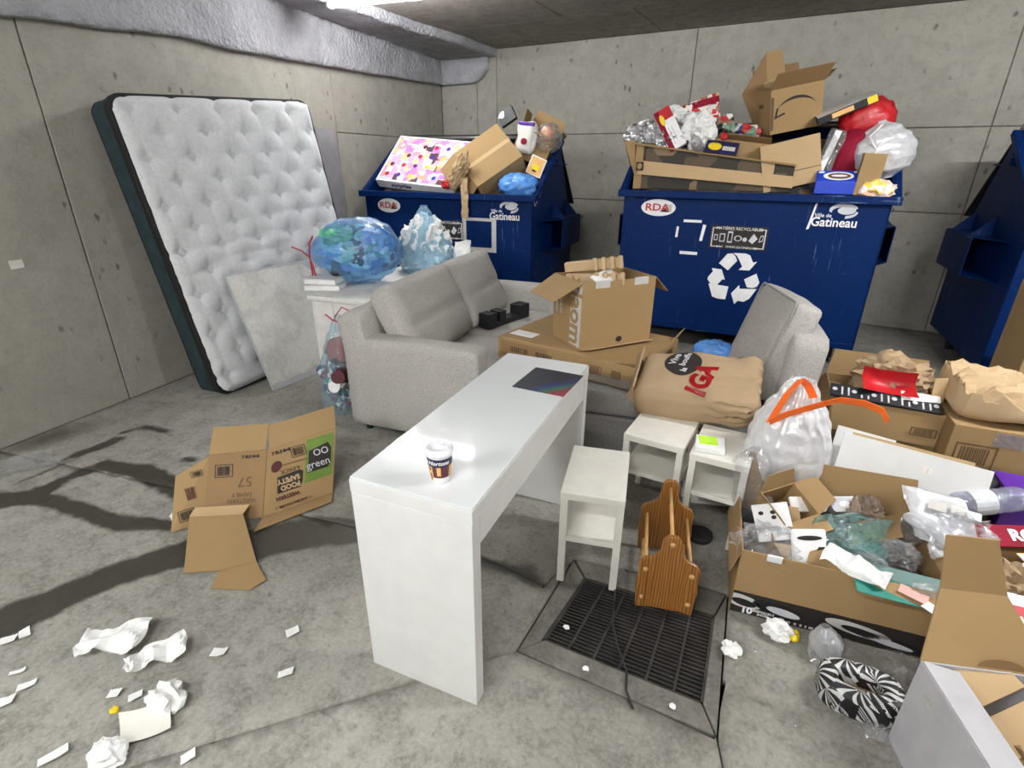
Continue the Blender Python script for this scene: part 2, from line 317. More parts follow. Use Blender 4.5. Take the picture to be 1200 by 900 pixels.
def barcode(parent, org, xd, yd, w, h, mat='ink', n=9, bordered=True):
    f = frame(xd, yd); b = MB(); x = -w/2; rnd = random.Random(int(w*1000+h*777))
    def q(x0, y0, x1, y1): b.prism([(x0, y0, 0), (x1, y0, 0), (x1, y1, 0), (x0, y1, 0)], (0, 0, .001))
    if bordered:
        e = w*.04; q(-w/2, -h/2, w/2, -h/2+e); q(-w/2, h/2-e, w/2, h/2); q(-w/2, -h/2, -w/2+e, h/2); q(w/2-e, -h/2, w/2, h/2); w *= .72; h *= .7; x = -w/2
    while x < w/2-.002:
        k = w*rnd.uniform(.02, .07); q(x, -h/2, min(x+k, w/2), h/2); x += k+w*rnd.uniform(.03, .06)
    return b.build('barcode', mat, parent, loc=V(org)+f.col[2]*.0006, rm=f)

# ---- soft and crumpled shapes
def rbox(d, r, n=14, bulge=(0, 0, 0), amp=0, fr=4, seed=0, groove=None):
    bm = bmesh.new(); bmesh.ops.create_cube(bm, size=2); bmesh.ops.subdivide_edges(bm, edges=bm.edges[:], cuts=n, use_grid_fill=True)
    h = V(d)/2; b = MB(); bm.verts.ensure_lookup_table()
    for v in bm.verts:
        u = v.co.copy(); p = V((u[0]*h[0], u[1]*h[1], u[2]*h[2])); q = V([max(-h[i]+r, min(h[i]-r, p[i])) for i in range(3)]); e = p-q
        if e.length > 1e-6: p = q+e.normalized()*min(r, e.length if sum(abs(x) > 1e-6 for x in e) == 1 else r)
        for i in range(3):
            j, k = (i+1) % 3, (i+2) % 3; p[i] += math.copysign(1, u[i])*bulge[i]*(1-u[j]**2)*(1-u[k]**2)*abs(u[i])**3 if bulge[i] else 0
        if groove: p += groove(u)
        if amp: p += V((nz(p, fr, seed), nz(p, fr, seed+9), nz(p, fr, seed+21)))*amp
        b.v.append(tuple(p))
    b.f = [tuple(x.index for x in f.verts) for f in bm.faces]; b.m = [0]*len(b.f); bm.free(); return b
def blob(rad, sub=4, amp=.2, fr=3, seed=0, flat=None):
    bm = bmesh.new(); bmesh.ops.create_icosphere(bm, subdivisions=sub, radius=1); b = MB(); bm.verts.ensure_lookup_table()
    for v in bm.verts:
        k = 1+amp*ridge(v.co, fr, seed); p = V((v.co[0]*rad[0]*k, v.co[1]*rad[1]*k, v.co[2]*rad[2]*k))
        if flat is not None and p.z < flat: p.z = flat+(p.z-flat)*.15
        b.v.append(tuple(p))
    b.f = [tuple(x.index for x in f.verts) for f in bm.faces]; b.m = [0]*len(b.f); bm.free(); return b
def sheet(P, U, W, n=(14, 14), amp=.01, fr=6, seed=0, curl=0, sharp=True):
    P, U, W = V(P), V(U), V(W); nn = U.cross(W).normalized()
    def fn(u, v):
        p = P+U*u+W*v; k = ridge(p, fr, seed) if sharp else nz(p, fr, seed)
        return p+nn*(amp*k+curl*((u-.5)**2+(v-.5)**2))+U.normalized()*(nz(p, fr*1.3, seed+5)*amp*1.2)+W.normalized()*(nz(p, fr*1.3, seed+8)*amp*1.2)
    return MB().grid(fn, *n)
def bagmesh(rx, ry, h, prof, pleat=.06, kn=14, amp=.05, fr=8, seed=0, n=84, m=52):
    # prof: radius factors from base to neck
    def r_at(t):
        x = t*(len(prof)-1); i = min(int(x), len(prof)-2); f = x-i; f = f*f*(3-2*f); return prof[i]*(1-f)+prof[i+1]*f
    b = MB()
    def fn(u, v):
        a = 2*math.pi*u; r = r_at(v); p = V((math.cos(a)*rx*r, math.sin(a)*ry*r, h*v))
        k = 1+pleat*(v**1.5)*math.sin(kn*a+3*nz((math.cos(a), math.sin(a), v), 2, seed))+amp*ridge((math.cos(a)*rx, math.sin(a)*ry, h*v), fr, seed)+amp*.55*ridge((math.cos(a)*rx, math.sin(a)*ry, h*v*.6), fr*2.4, seed+4)
        return V((p.x*k, p.y*k, p.z+amp*.3*h*nz(p, fr*.7, seed+3)*(v*(1-v)*4)))
    return b.grid(fn, n, m)

def carton(name, label, loc, rm, size, flaps=(), mat='kraft', inner=None, group=None, cat='carton', t=.005, closed=False, floor_=True):
    """open carton, base centre at the origin; flaps: (side, angle from upright outwards, length[, taper])"""
    wx, dy, h = size; o = thing(name, label, cat, loc, rm, group); b = MB()
    b.box((0, -dy/2+t/2, h/2), (wx, t, h)); b.box((0, dy/2-t/2, h/2), (wx, t, h)); b.box((-wx/2+t/2, 0, h/2), (t, dy-2*t, h)); b.box((wx/2-t/2, 0, h/2), (t, dy-2*t, h)); b.box((0, 0, t/2), (wx-2*t, dy-2*t, t))
    if closed: b.box((0, 0, h-t/2), (wx-2*t, dy-2*t, t))
    body = b.build('body', mat, o, bevel=.0015)
    for fl in flaps:
        side, ang, L = fl[:3]; tp = fl[3] if len(fl) > 3 else .02
        hx = {'f': (0, -dy/2), 'b': (0, dy/2), 'l': (-wx/2, 0), 'r': (wx/2, 0)}[side]; out = V({'f': (0, -1, 0), 'b': (0, 1, 0), 'l': (-1, 0, 0), 'r': (1, 0, 0)}[side])
        wl = wx if side in 'fb' else dy; al = V((0, 0, 1)).cross(out); d = V((0, 0, 1))*math.cos(R(ang))+out*math.sin(R(ang)); n_ = al.cross(d).normalized()*.004
        P = V((hx[0], hx[1], h)); k = wl/2
        MB().prism([P-al*k, P+al*k, P+al*(k-tp)+d*L, P-al*(k-tp)+d*L], n_).build('flap', inner or mat, o, bevel=.001)
    return o

# ================================================================== the setting
# --- floor: slabs cast around the drain, cut by open joints
DR = [(-.651, 1.221), (.044, 1.257), (-.018, 1.90), (-.659, 1.78)]        # outer corners of the drain collar
GR = [(-.585, 1.315), (-.015, 1.345), (-.045, 1.745), (-.565, 1.685)]        # inner opening
struct(MB().box((-.7, 1.2, -.21), (11, 12.2, .1)).build('floor', 'pit'))
FLOOR = bpy.data.objects['floor']
JOINTS = [((-.651, 1.221), (-3.9, -2.46)), ((-.659, 1.78), (-.70, 1.56)), ((-.70, 1.56), (-1.10, 1.585)), ((-1.10, 1.585), (-4.6, .80)), ((.044, 1.257), (1.4, -2.4)), ((-.018, 1.90), (1.2, 2.05)), ((1.2, 2.05), (4.6, 2.1))]
WET = [([(-3.3, -.62), (-2.48, .22), (-2.40, .45), (-2.37, .60), (-2.30, .77), (-2.2, .95), (-1.97, 1.14), (-1.84, 1.32), (-1.59, 1.46), (-1.3, 1.52)], [.14, .11, .095, .085, .085, .10, .12, .12, .08, .05]),
       ([(-4.2, -.1), (-3.48, .64), (-3.33, .80), (-3.39, 1.0), (-3.36, 1.14), (-3.07, 1.22), (-2.62, 1.2), (-2.4, 1.15)], [.12, .10, .065, .045, .055, .07, .06, .05]),
       ([(-3.3, .80), (-2.98, .86), (-2.70, .90), (-2.41, 1.04)], [.05, .05, .055, .04]),
       ([(-3.52, .74), (-3.57, .95), (-3.62, 1.15), (-3.61, 1.35)], [.01, .02, .04, .045]),
       ([(-3.68, 1.40), (-3.64, 1.53), (-3.46, 1.56), (-3.31, 1.57)], [.022, .03, .028, .02]),
       ([(-1.11, 1.54), (-.86, 1.57), (-.69, 1.56)], [.035, .03, .03]), ([(-3.0, 1.42), (-2.95, 1.44)], [.03, .03]), ([(-2.75, 1.64), (-2.68, 1.66)], [.04, .04]),
       ([(-.80, 1.62), (-.74, 1.55)], [.03, .03])]
def seg_d(p, a, b):
    ax, ay = a; bx, by = b; dx, dy = bx-ax, by-ay; t = max(0, min(1, ((p[0]-ax)*dx+(p[1]-ay)*dy)/(dx*dx+dy*dy)))
    return math.hypot(p[0]-ax-dx*t, p[1]-ay-dy*t), t
def wetness(p):
    m = -1.0
    for pts, ws in WET:
        for i in range(len(pts)-1):
            d, t = seg_d(p, pts[i], pts[i+1]); m = max(m, ws[i]*(1-t)+ws[i+1]*t-d)
    return max(0, min(1, .5+m*2.2))
def grime(p):
    g = 0
    for cx, cy, rx, ry, k in ((-4.02, 1.12, .16, .36, 1.0), (-.30, 1.55, .75, .75, .55), (-1.9, 1.35, .9, .35, .5), (.3, 1.3, .5, .6, .25), (-.6, 3.8, 3, 1.8, .45)):
        g = max(g, k*max(0, min(1, 1.6*(1-math.hypot((p[0]-cx)/rx, (p[1]-cy)/ry)))))
    return g
def build_floor():
    bm = bmesh.new()
    xs = [-6+.5*i for i in range(2)]+[-5+.06*i for i in range(126)]+[2.6+.6*i for i in range(4)]; ys = [-5+.6*i for i in range(8)]+[-.2+.06*i for i in range(119)]
    g = [[bm.verts.new((x, y, 0)) for x in xs] for y in ys]
    for j in range(len(ys)-1):
        for i in range(len(xs)-1): bm.faces.new((g[j][i], g[j][i+1], g[j+1][i+1], g[j+1][i]))
    def cut(a, b, keep_inside=None):
        d = V((b[0]-a[0], b[1]-a[1], 0)); n = V((-d.y, d.x, 0)).normalized(); hw = .0045
        for s in (-hw, hw): bmesh.ops.bisect_plane(bm, geom=bm.verts[:]+bm.edges[:]+bm.faces[:], plane_co=V((*a, 0))+n*s, plane_no=n, dist=1e-5)
        kill = []
        for f in bm.faces:
            c = f.calc_center_median(); r = V((c.x-a[0], c.y-a[1], 0)); t = r.dot(d)/d.dot(d)
            if abs(r.dot(n)) < hw and -.0 <= t <= 1: kill.append(f)
        bmesh.ops.delete(bm, geom=kill, context='FACES')
    for i in range(4):
        a, b = DR[i], DR[(i+1) % 4]; d = V((b[0]-a[0], b[1]-a[1], 0)); n = V((d.y, -d.x, 0)).normalized()
        bmesh.ops.bisect_plane(bm, geom=bm.verts[:]+bm.edges[:]+bm.faces[:], plane_co=V((*a, 0))+n*.006, plane_no=n, dist=1e-5)
    kill = []
    for f in bm.faces:
        c = f.calc_center_median()
        if all((b[0]-a[0])*(c.y-a[1])-(b[1]-a[1])*(c.x-a[0]) > -.0075 for a, b in zip(DR, DR[1:]+DR[:1])): kill.append(f)
    bmesh.ops.delete(bm, geom=kill, context='FACES')
    for a, b in JOINTS: cut(a, b)
    bm.verts.ensure_lookup_table(); bm.faces.ensure_lookup_table(); seen = set(); comps = []
    for f in bm.faces:
        if f in seen: continue
        st = [f]; seen.add(f); comp = []
        while st:
            q = st.pop(); comp.append(q)
            for e in q.edges:
                for h in e.link_faces:
                    if h not in seen: seen.add(h); st.append(h)
        comps.append(comp)
    for comp in comps:
        vi = {}; vl = []; fl = []
        for f in comp:
            for v in f.verts:
                if v not in vi: vi[v] = len(vl); vl.append(v.co.copy())
            fl.append([vi[v] for v in f.verts])
        if len(comp) < 4: continue
        me = bpy.data.meshes.new('slab'); me.from_pydata([(p.x, p.y, .004*nz(p, .8)) for p in vl], [], fl); me.materials.append(M['floor'])
        aw = me.attributes.new('wet', 'FLOAT', 'POINT'); aw.data.foreach_set('value', [wetness(p) for p in vl])
        ag = me.attributes.new('grime', 'FLOAT', 'POINT'); ag.data.foreach_set('value', [grime(p) for p in vl])
        for p in me.polygons: p.use_smooth = True
        o = bpy.data.objects.new('slab', me); C.objects.link(o); o.parent = FLOOR
        q = o.modifiers.new('t', 'SOLIDIFY'); q.thickness = .05; q.offset = -1
    bm.free()
build_floor()
# --- the drain: collar of four mitred pieces and a bar grate over the pit
dr = thing('floor_drain', 'square floor drain with dark metal bar grate and worn concrete collar', 'drain', (-.3, 1.53, 0))
O = V((-.3, 1.53, 0))
for i in range(4):
    a, b, c_, d_ = V((*DR[i], 0)), V((*DR[(i+1) % 4], 0)), V((*GR[(i+1) % 4], 0)), V((*GR[i], 0))
    cen = (a+b+c_+d_)/4; pts = [cen+(p-cen)*.985-O+V((0, 0, -.05)) for p in (a, b, c_, d_)]
    MB().prism(pts, (0, 0, .049-.003*i)).build('collar_piece', 'collar', dr, bevel=.004)
gt = MB()
def gp(u, v): return (V((*GR[0], 0))*(1-u)+V((*GR[1], 0))*u)*(1-v)+(V((*GR[3], 0))*(1-u)+V((*GR[2], 0))*u)*v-O
for (u0, v0), (u1, v1) in (((0, 0), (1, 0)), ((1, 0), (1, 1)), ((1, 1), (0, 1)), ((0, 1), (0, 0))):
    a, b = gp(u0, v0), gp(u1, v1); d = (b-a).normalized(); gt.box((a+b)/2+V((0, 0, -.03)), ((b-a).length, .016, .05), frame(d, V((0, 0, 1)).cross(d)))
grate = gt.build('grate', 'dark', dr)
for k in range(22):
    v = (k+.6)/22.4; a, b = gp(0.01, v), gp(.99, v); d = (b-a).normalized()
    MB().box((a+b)/2+V((0, 0, -.028)), ((b-a).length, .0055, .034), frame(d, V((0, 0, 1)).cross(d))).build('grate_bar', 'dark', grate)
for k in range(5):
    u = (k+1)/6; a, b = gp(u, 0.01), gp(u, .99); d = (b-a).normalized()
    MB().box((a+b)/2+V((0, 0, -.018)), ((b-a).length, .009, .022), frame(d, V((0, 0, 1)).cross(d))).build('cross_bar', 'dark', grate)
MB().box((0, 0, -.152), (.62, .5, .01)).build('pit_floor', 'pit', dr)

# --- walls with cast panels, joints open between them
WL = V((-4.2, 1.7, 0)); wrm = rotz(98.32)
wl = struct(MB().box((-1.2, .11, 1.5), (12.9, .2, 3.0)).build('wall_left', 'collar', loc=WL, rm=wrm))
def pan(par, x0, x1, z0, z1, depth, g=.005):
    rnd = random.Random(int(x0*97+z0*31)); e = rnd.uniform(-.002, .002)
    MB().box(((x0+x1)/2, depth+e, (z0+z1)/2), (x1-x0-2*g, .024, z1-z0-2*g)).build('panel', 'wall', par, bevel=.004)
S = [-7.0, -4.6, -2.3, .02, 2.78, 3.35, 3.88, 4.87, 5.19]
for i in range(8):
    zz = [0, 2.99] if i in (0, 1, 2, 3) else [0, 1.92, 2.99]
    for z0, z1 in zip(zz, zz[1:]): pan(wl, S[i], S[i+1], z0, z1, .012)
wb = struct(MB().box((-.3, 6.95, 1.5), (9.6, .2, 3.0)).build('wall_back', 'collar'))
for a, b in zip([-4.95, -4.36, -4.05, -1.516, 1.24, 4.3], [-4.36, -4.05, -1.516, 1.24, 4.3]):
    for z0, z1 in ((0, 1.20), (1.20, 1.972), (1.972, 2.99)): pan(wb, a, b, z0, z1, 6.848)
struct(MB().box((4.4, 1, 1.5), (.2, 12.4, 3)).build('wall_right', 'wall')); struct(MB().box((.5, -4.95, 1.5), (8.2, .2, 3)).build('wall_front', 'wall'))
ce = struct(MB().box((0, 1, 3.10), (10.6, 12.6, .2)).build('ceiling', 'ceil'))
for x0, x1, y0, y1 in ((-5, -1.0, -5, 3.0), (-1.0, 4.3, -5, 3.0), (-5, -2.62, 3.0, 5.75), (-2.62, 4.3, 3.0, 5.75), (-5, -1.9, 5.75, 6.83), (-1.9, 1.0, 5.75, 6.83), (1.0, 4.3, 5.75, 6.83)):
    MB().box(((x0+x1)/2, (y0+y1)/2, 2.995), (x1-x0-.008, y1-y0-.008, .012)).build('panel', 'ceil', ce, bevel=.003)
# --- sprayed insulation over the wall head and the ceiling edge
def zb(s):
    T = [(-8, 2.33), (-.05, 2.37), (1.02, 2.465), (1.5, 2.46), (2.7, 2.505), (3.76, 2.55), (5.2, 2.62)]
    for (a, za), (b_, z_b) in zip(T, T[1:]):
        if s <= b_: return za+(z_b-za)*(s-a)/(b_-a)+.012*nz((s, 0, 0), 3)
    return 2.62
fb = MB()
def foam_fn(u, v):
    s = -5.0+u*10.12; z0 = zb(s); th = .07; y_w = s*.9895+1.7; xw = -4.2-.1462*(y_w-1.7); reach = max(.35, -4.03-xw+.05*nz((s, 3, 0), 1.3))
    if v < .08: y, z = -th*v/.08, z0
    elif v < .5: k = (v-.08)/.42; y, z = -th, z0+(2.90-z0)*k
    elif v < .92: k = (v-.5)/.42; y, z = -th-(reach-th)*k, 2.905+.0*k
    else: k = (v-.92)/.08; y, z = -reach, 2.905+.09*k
    p = WL+wrm @ V((s, y, z)); a = .022*nz(p, 2.2, 3)+.008*nz(p, 9, 5); return p+wrm @ V((0, -abs(a) if v < .5 else 0, -abs(a) if v > .45 else 0))
fb.grid(foam_fn, 200, 34)
def foam_back(u, v):
    x = -4.90+u*.74; z0 = 2.61+.17*max(0, (u-.62)/.38)**2.5
    if v < .1: y, z = 6.83-.08*v/.1, z0
    else: y, z = 6.75, z0+(2.985-z0)*(v-.1)/.9
    if u > .97: y = min(6.828, y+.08*(u-.97)/.03)
    p = V((x, y, z)); return p-V((0, abs(.03*nz(p, 4, 2)), 0))
fb.grid(foam_back, 34, 24); struct(fb.build('trim_1', 'foam', smooth=True))
# --- fluorescent strips
for i, (x, y, rz, k) in enumerate(STRIPS):
    lb = ['lit white fluorescent strip on the ceiling above the mattress', 'fluorescent ceiling strip over the walkway behind the camera', 'unseen fluorescent strip added as fill on the right side of the bay', 'unseen fluorescent strip added as fill by the front wall, right', 'unseen fluorescent strip added as fill by the front wall, left'][i]
    o = thing('ceiling_light', lb, 'light', (x, y, 2.988), rotz(rz), 'fluorescent ceiling strips')
    MB().box((0, 0, -.035), (1.27, .07, .07)).build('housing', 'white', o, bevel=.008)
    tm = M['tube'].copy(); tm.node_tree.nodes['Principled BSDF'].inputs['Emission Strength'].default_value = TUBE_STRENGTH*k
    MB().cyl((-.62, 0, -.098), (.62, 0, -.098), .03, 14).build('tube', tm, o, smooth=True)
    for s in (-1, 1): MB().box((s*.63, 0, -.085), (.02, .08, .09)).build('end_cap', 'black' if s > 0 else 'white', o, bevel=.004)
# marks on the left wall
for (s, z, r) in ((-.34, .36, .035), ):
    pass

# ================================================================== dumpsters
def dumpster(label, loc, rz, W, h, gx=1.70):
    o = thing('dumpster', label, 'dumpster', loc, rotz(rz), 'blue recycling dumpsters'); z0 = .19
    side = [(0, z0), (0, h), (.80, h+.535), (1.34, h-.33), (1.40, h-.42), (1.40, z0)]
    fp = MB().box((W/2, .006, (z0+h)/2), (W-.004, .012, h-z0)).build('front_panel', 'blue', o)
    for x in (0, W-.012):
        MB().prism([(x, y, z) for y, z in side], (.012, 0, 0)).build('side_panel', 'blue', o)
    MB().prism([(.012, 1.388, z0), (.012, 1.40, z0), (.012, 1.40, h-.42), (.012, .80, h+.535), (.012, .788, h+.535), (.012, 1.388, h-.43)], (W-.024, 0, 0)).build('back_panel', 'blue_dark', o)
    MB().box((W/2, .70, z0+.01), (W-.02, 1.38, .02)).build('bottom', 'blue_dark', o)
    r = MB(); r.box((W/2, -.025, h-.015), (W+.10, .055, .06)); L = math.hypot(.80, .535)
    for x in (-.025, W+.025): r.box((x, .40, h+.265-.015), (.05, L, .05), rot(x=math.degrees(math.atan2(.535, .80))))
    r.build('rim', 'blue', o, bevel=.006)
    sb = MB()
    for z in (z0+.03,): sb.box((W/2, -.006, z), (W-.02, .014, .05))
    sb.build('stiffener', 'blue', o, bevel=.004)
    MB().cyl((.0, .80, h+.55), (W, .80, h+.55), .022, 10).build('hinge_rod', 'steel', o, smooth=True)
    for x0 in (.02, W/2+.01):
        w2 = W/2-.03; d = V((0, .70, -.72)).normalized(); n = V((0, d.z, -d.y))*-1; b = MB(); P = V((x0, .83, h+.56)); Lh = 1.0
        b.slab(P, (w2, 0, 0), d*Lh, .018)
        for k in range(4): b.slab(P+V((w2*(k+.12)/4, 0, 0))+n*.016, (w2*.16, 0, 0), d*(Lh-.05), .016)
        b.box(P+V((w2/2, .0, .0)), (w2, .06, .05)); ld = b.build('lid', 'black', o, bevel=.004)
    for s, x in ((-1, 0), (1, W)):
        b = MB(); zc, hh, y0, y1, pr = h-.40, .30, .22, 1.22, .15*s
        b.prism([(x+pr, y0+.30, zc-hh/2), (x+pr, y0+.30, zc+hh/2), (x+pr, y1, zc+hh/2), (x+pr, y1, zc-hh/2)], (.008*s, 0, 0))
        for z in (zc-hh/2, zc+hh/2): b.prism([(x, y0, z), (x+pr, y0+.30, z), (x+pr, y1, z), (x, y1, z)], (0, 0, .008))
        for y in (y1-.008,): b.prism([(x, y, zc-hh/2), (x+pr, y, zc-hh/2), (x+pr, y, zc+hh/2), (x, y, zc+hh/2)], (0, .008, 0))
        for y in (y0+.42, y1-.1): b.prism([(x, y, zc+hh/2), (x+pr, y, zc+hh/2), (x, y+.02, zc+hh/2+.16)], (0, .008, 0))
        b.build('fork_pocket', 'blue', o, bevel=.002)
        b = MB(); b.prism([(x, .60, h+.28), (x+.05*s, .60, h+.28), (x+.05*s, .95, h+.28), (x, .95, h+.28)], (0, 0, .012)); b.prism([(x, .60, h+.28), (x+.05*s, .64, h+.28), (x, .78, h+.46)], (0, .012, 0)); b.build('lid_stop', 'blue', o)
    for x in (.16, W-.16):
        for y in (.2, 1.22):
            b = MB(); b.box((x, y, z0-.02), (.12, .12, .02)); b.box((x-.035, y, z0-.08), (.01, .06, .11)); b.box((x+.035, y, z0-.08), (.01, .06, .11)); c_ = b.build('caster', 'dark', o)
            MB().cyl((x-.025, y+.02, .075), (x+.025, y+.02, .075), .075, 20).build('wheel', 'rubber', c_, bevel=.008)
    # decals on the front panel
    X, Z = (1, 0, 0), (0, 0, 1); k = W/2.1
    def D(name, pts, mat, lift=.0008): return decal(name, pts, mat, fp, (0, 0, 0), X, Z, lift)
    def T(s, x, z, size, mat, **a): return letters('lettering', s, size, mat, fp, (x, 0, z), X, Z, **a)
    zr = h-.13
    D('sticker', ell(.32*k, zr, .155*k, .072, 36), 'whiteink'); D('sticker_mark', [(.33*k, zr-.035), (.44*k, zr-.035), (.44*k, zr+.03), (.37*k, zr+.03)], 'greyink', .002)
    D('sticker_mark', [(.345*k, zr-.035), (.42*k, zr-.035), (.38*k, zr-.005)], 'ink', .0031); T('RDA', .31*k, zr, .085, 'red', bold=.02, sx=1.25, shear=0, lift=.0035)
    xl, zl = 1.035*k, 1.06+(h-1.41); D('recycling_label', rect(xl-.23, zl-.097, xl+.23, zl+.097), 'ink')
    for a in (rect(xl-.215, zl-.082, xl-.205, zl+.075), rect(xl+.205, zl-.082, xl+.215, zl+.075), rect(xl-.215, zl-.085, xl-.12, zl-.077), rect(xl+.13, zl-.085, xl+.215, zl-.077), rect(xl-.215, zl+.07, xl-.15, zl+.077), rect(xl+.15, zl+.07, xl+.215, zl+.077)): D('label_border', a, 'silverink', .002)
    T('MATIÈRES RECYCLABLES', xl, zl+.073, .034, 'whiteink', lift=.003); T('3-1-1   WWW.GATINEAU.CA', xl, zl-.081, .026, 'whiteink', lift=.003)
    ic = [rect(xl-.195, zl-.03, xl-.165, zl+.02), rect(xl-.15, zl-.04, xl-.105, zl+.03), rect(xl-.085, zl-.045, xl-.045, zl+.05), ell(xl+.0, zl-.005, .032, .024, 16), ell(xl+.055, zl-.012, .018, .018, 12), [(xl+.085, zl-.02), (xl+.12, zl+.04), (xl+.155, zl+.0), (xl+.12, zl-.045)], [(xl+.165, zl-.03), (xl+.175, zl+.025), (xl+.2, zl+.03), (xl+.195, zl-.02)]]
    for i, p in enumerate(ic):
        D('label_icon', p, 'silverink', .002)
        if i in (0, 1, 2, 3, 6):
            cx = sum(q[0] for q in p)/len(p); cz = sum(q[1] for q in p)/len(p); D('label_icon', [(cx+(a-cx)*.66, cz+(b_-cz)*.72) for a, b_ in p], 'ink', .0031)
    xg, zg = gx, h-.192
    T('Gatineau', xg, zg, .098, 'whiteink', bold=.02, sx=.92); T('Ville de', xg-.085, zg+.052, .040, 'whiteink', bold=.012)
    ex, ez = xg+.05, zg+.098
    D('emblem', ell(ex, ez, .10, .05, 28, 20, 200)+ell(ex+.005, ez-.008, .085, .035, 28, 200, 20)[:1]+[(ex+.08*math.cos(R(a)), ez-.012+.034*math.sin(R(a))) for a in range(190, 20, -12)], 'silverink')
    D('emblem', ell(ex+.02, ez-.004, .062, .030, 24), 'silverink', .002)
    D('emblem', [(ex+.10*math.cos(R(a)), ez-.014+.052*math.sin(R(a))) for a in range(-80, 5, 8)]+[(ex+.085*math.cos(R(a)), ez-.010+.034*math.sin(R(a))) for a in range(4, -80, -8)], 'silverink')
    return o, fp, D, T
def heap(label, par_loc, rz, W, h, amp, bias, seed):
    def fn(u, v):
        x = .03+u*(W-.06); y = .03+v*.76; top = min(h+.67*max(0, y)-.05, h+.44)
        z = h-.02+.52*y+bias*math.sin(math.pi*u)*min(1, v*3)*.5+amp*nz((x, y, 0), 4, seed)+amp*.5*nz((x, y, 1), 11, seed)
        e = min(u, 1-u, v)*8; z = min(z, top)
        return V((x, y, h-.35+(z-h+.35)*min(1, .4+e)))
    o = MB().grid(fn, 46, 26).build('rubbish_heap', ['debris'], loc=par_loc, rm=rotz(rz)); return tag(o, label, 'rubbish', kind='stuff')
D1L, D1R, D1W, D1H = (-4.33, 4.50, 0), 7.0, 1.93, 1.335
D2L, D2R, D2W, D2H = (-1.57, 4.93, 0), 4.0, 2.06, 1.405
D3L, D3R, D3W, D3H = (1.31, 5.02, 0), 5.0, 2.0, 1.36
d1, fp1, De1, T1 = dumpster('blue dumpster at the far left with the pink toy box and bags on top', D1L, D1R, D1W, D1H, 1.64)
De1('bare_patch', rect(1.17, .785, 1.55, 1.12), 'greyink'); De1('bare_patch', rect(1.215, .83, 1.50, 1.09), 'blue', .002)
d2, fp2, De2, T2 = dumpster('blue dumpster in the middle with large white recycling arrows on its front', D2L, D2R, D2W, D2H)
for p in ([(.894, .83), (.952, .916), (.992, .922), (1.02, .90), (1.04, .862), (.977, .773)], [(.998, .926), (1.10, .928), (1.136, .915), (1.168, .857), (1.2, .866), (1.15, .787), (1.062, .785), (1.088, .815), (1.055, .87), (1.03, .905)], [(1.121, .707), (1.211, .765), (1.248, .69), (1.235, .655), (1.205, .638), (1.155, .64)], [(1.035, .575), (1.091, .655), (1.098, .622), (1.236, .632), (1.19, .54), (1.15, .51), (1.10, .512), (1.076, .48)], [(.833, .645), (1.005, .632), (.995, .515), (.93, .515), (.88, .53)], [(.84, .782), (.925, .778), (.966, .69), (.945, .692), (.905, .635), (.85, .645), (.82, .68), (.82, .70), (.855, .755)]):
    De2('recycling_arrow', p, 'whiteink')
for p in (rect(.547, 1.163, .70, 1.185), [(.49, 1.03), (.51, 1.03), (.515, 1.12), (.495, 1.125)], [(.70, 1.01), (.725, 1.01), (.742, 1.145), (.715, 1.15)], rect(.547, .885, .70, .912), [(1.515, 1.15), (1.535, 1.16), (1.56, 1.36), (1.545, 1.35)], [(1.56, 1.375), (1.60, 1.38), (1.585, 1.398)]):
    De2('tape_remnant', p, 'whiteink')
d3, fp3, De3, T3 = dumpster('blue dumpster at the right edge with its lid flung back, partly out of the picture', D3L, D3R, D3W, D3H)
heap('dark loose rubbish filling the far left dumpster', D1L, D1R, D1W, D1H, .06, .12, 1)
heap('dark loose rubbish filling the middle dumpster', D2L, D2R, D2W, D2H, .05, .16, 2)
heap('dark loose rubbish filling the right dumpster', D3L, D3R, D3W, D3H, .05, .12, 3)
letters('lettering', 'LG 020', .08, 'whiteink', [c for c in d1.children if c.name.startswith('side_panel')][1], (D1W, .16, D1H-.01), (0, .83, .55), (0, -.55, .83), bold=.01)

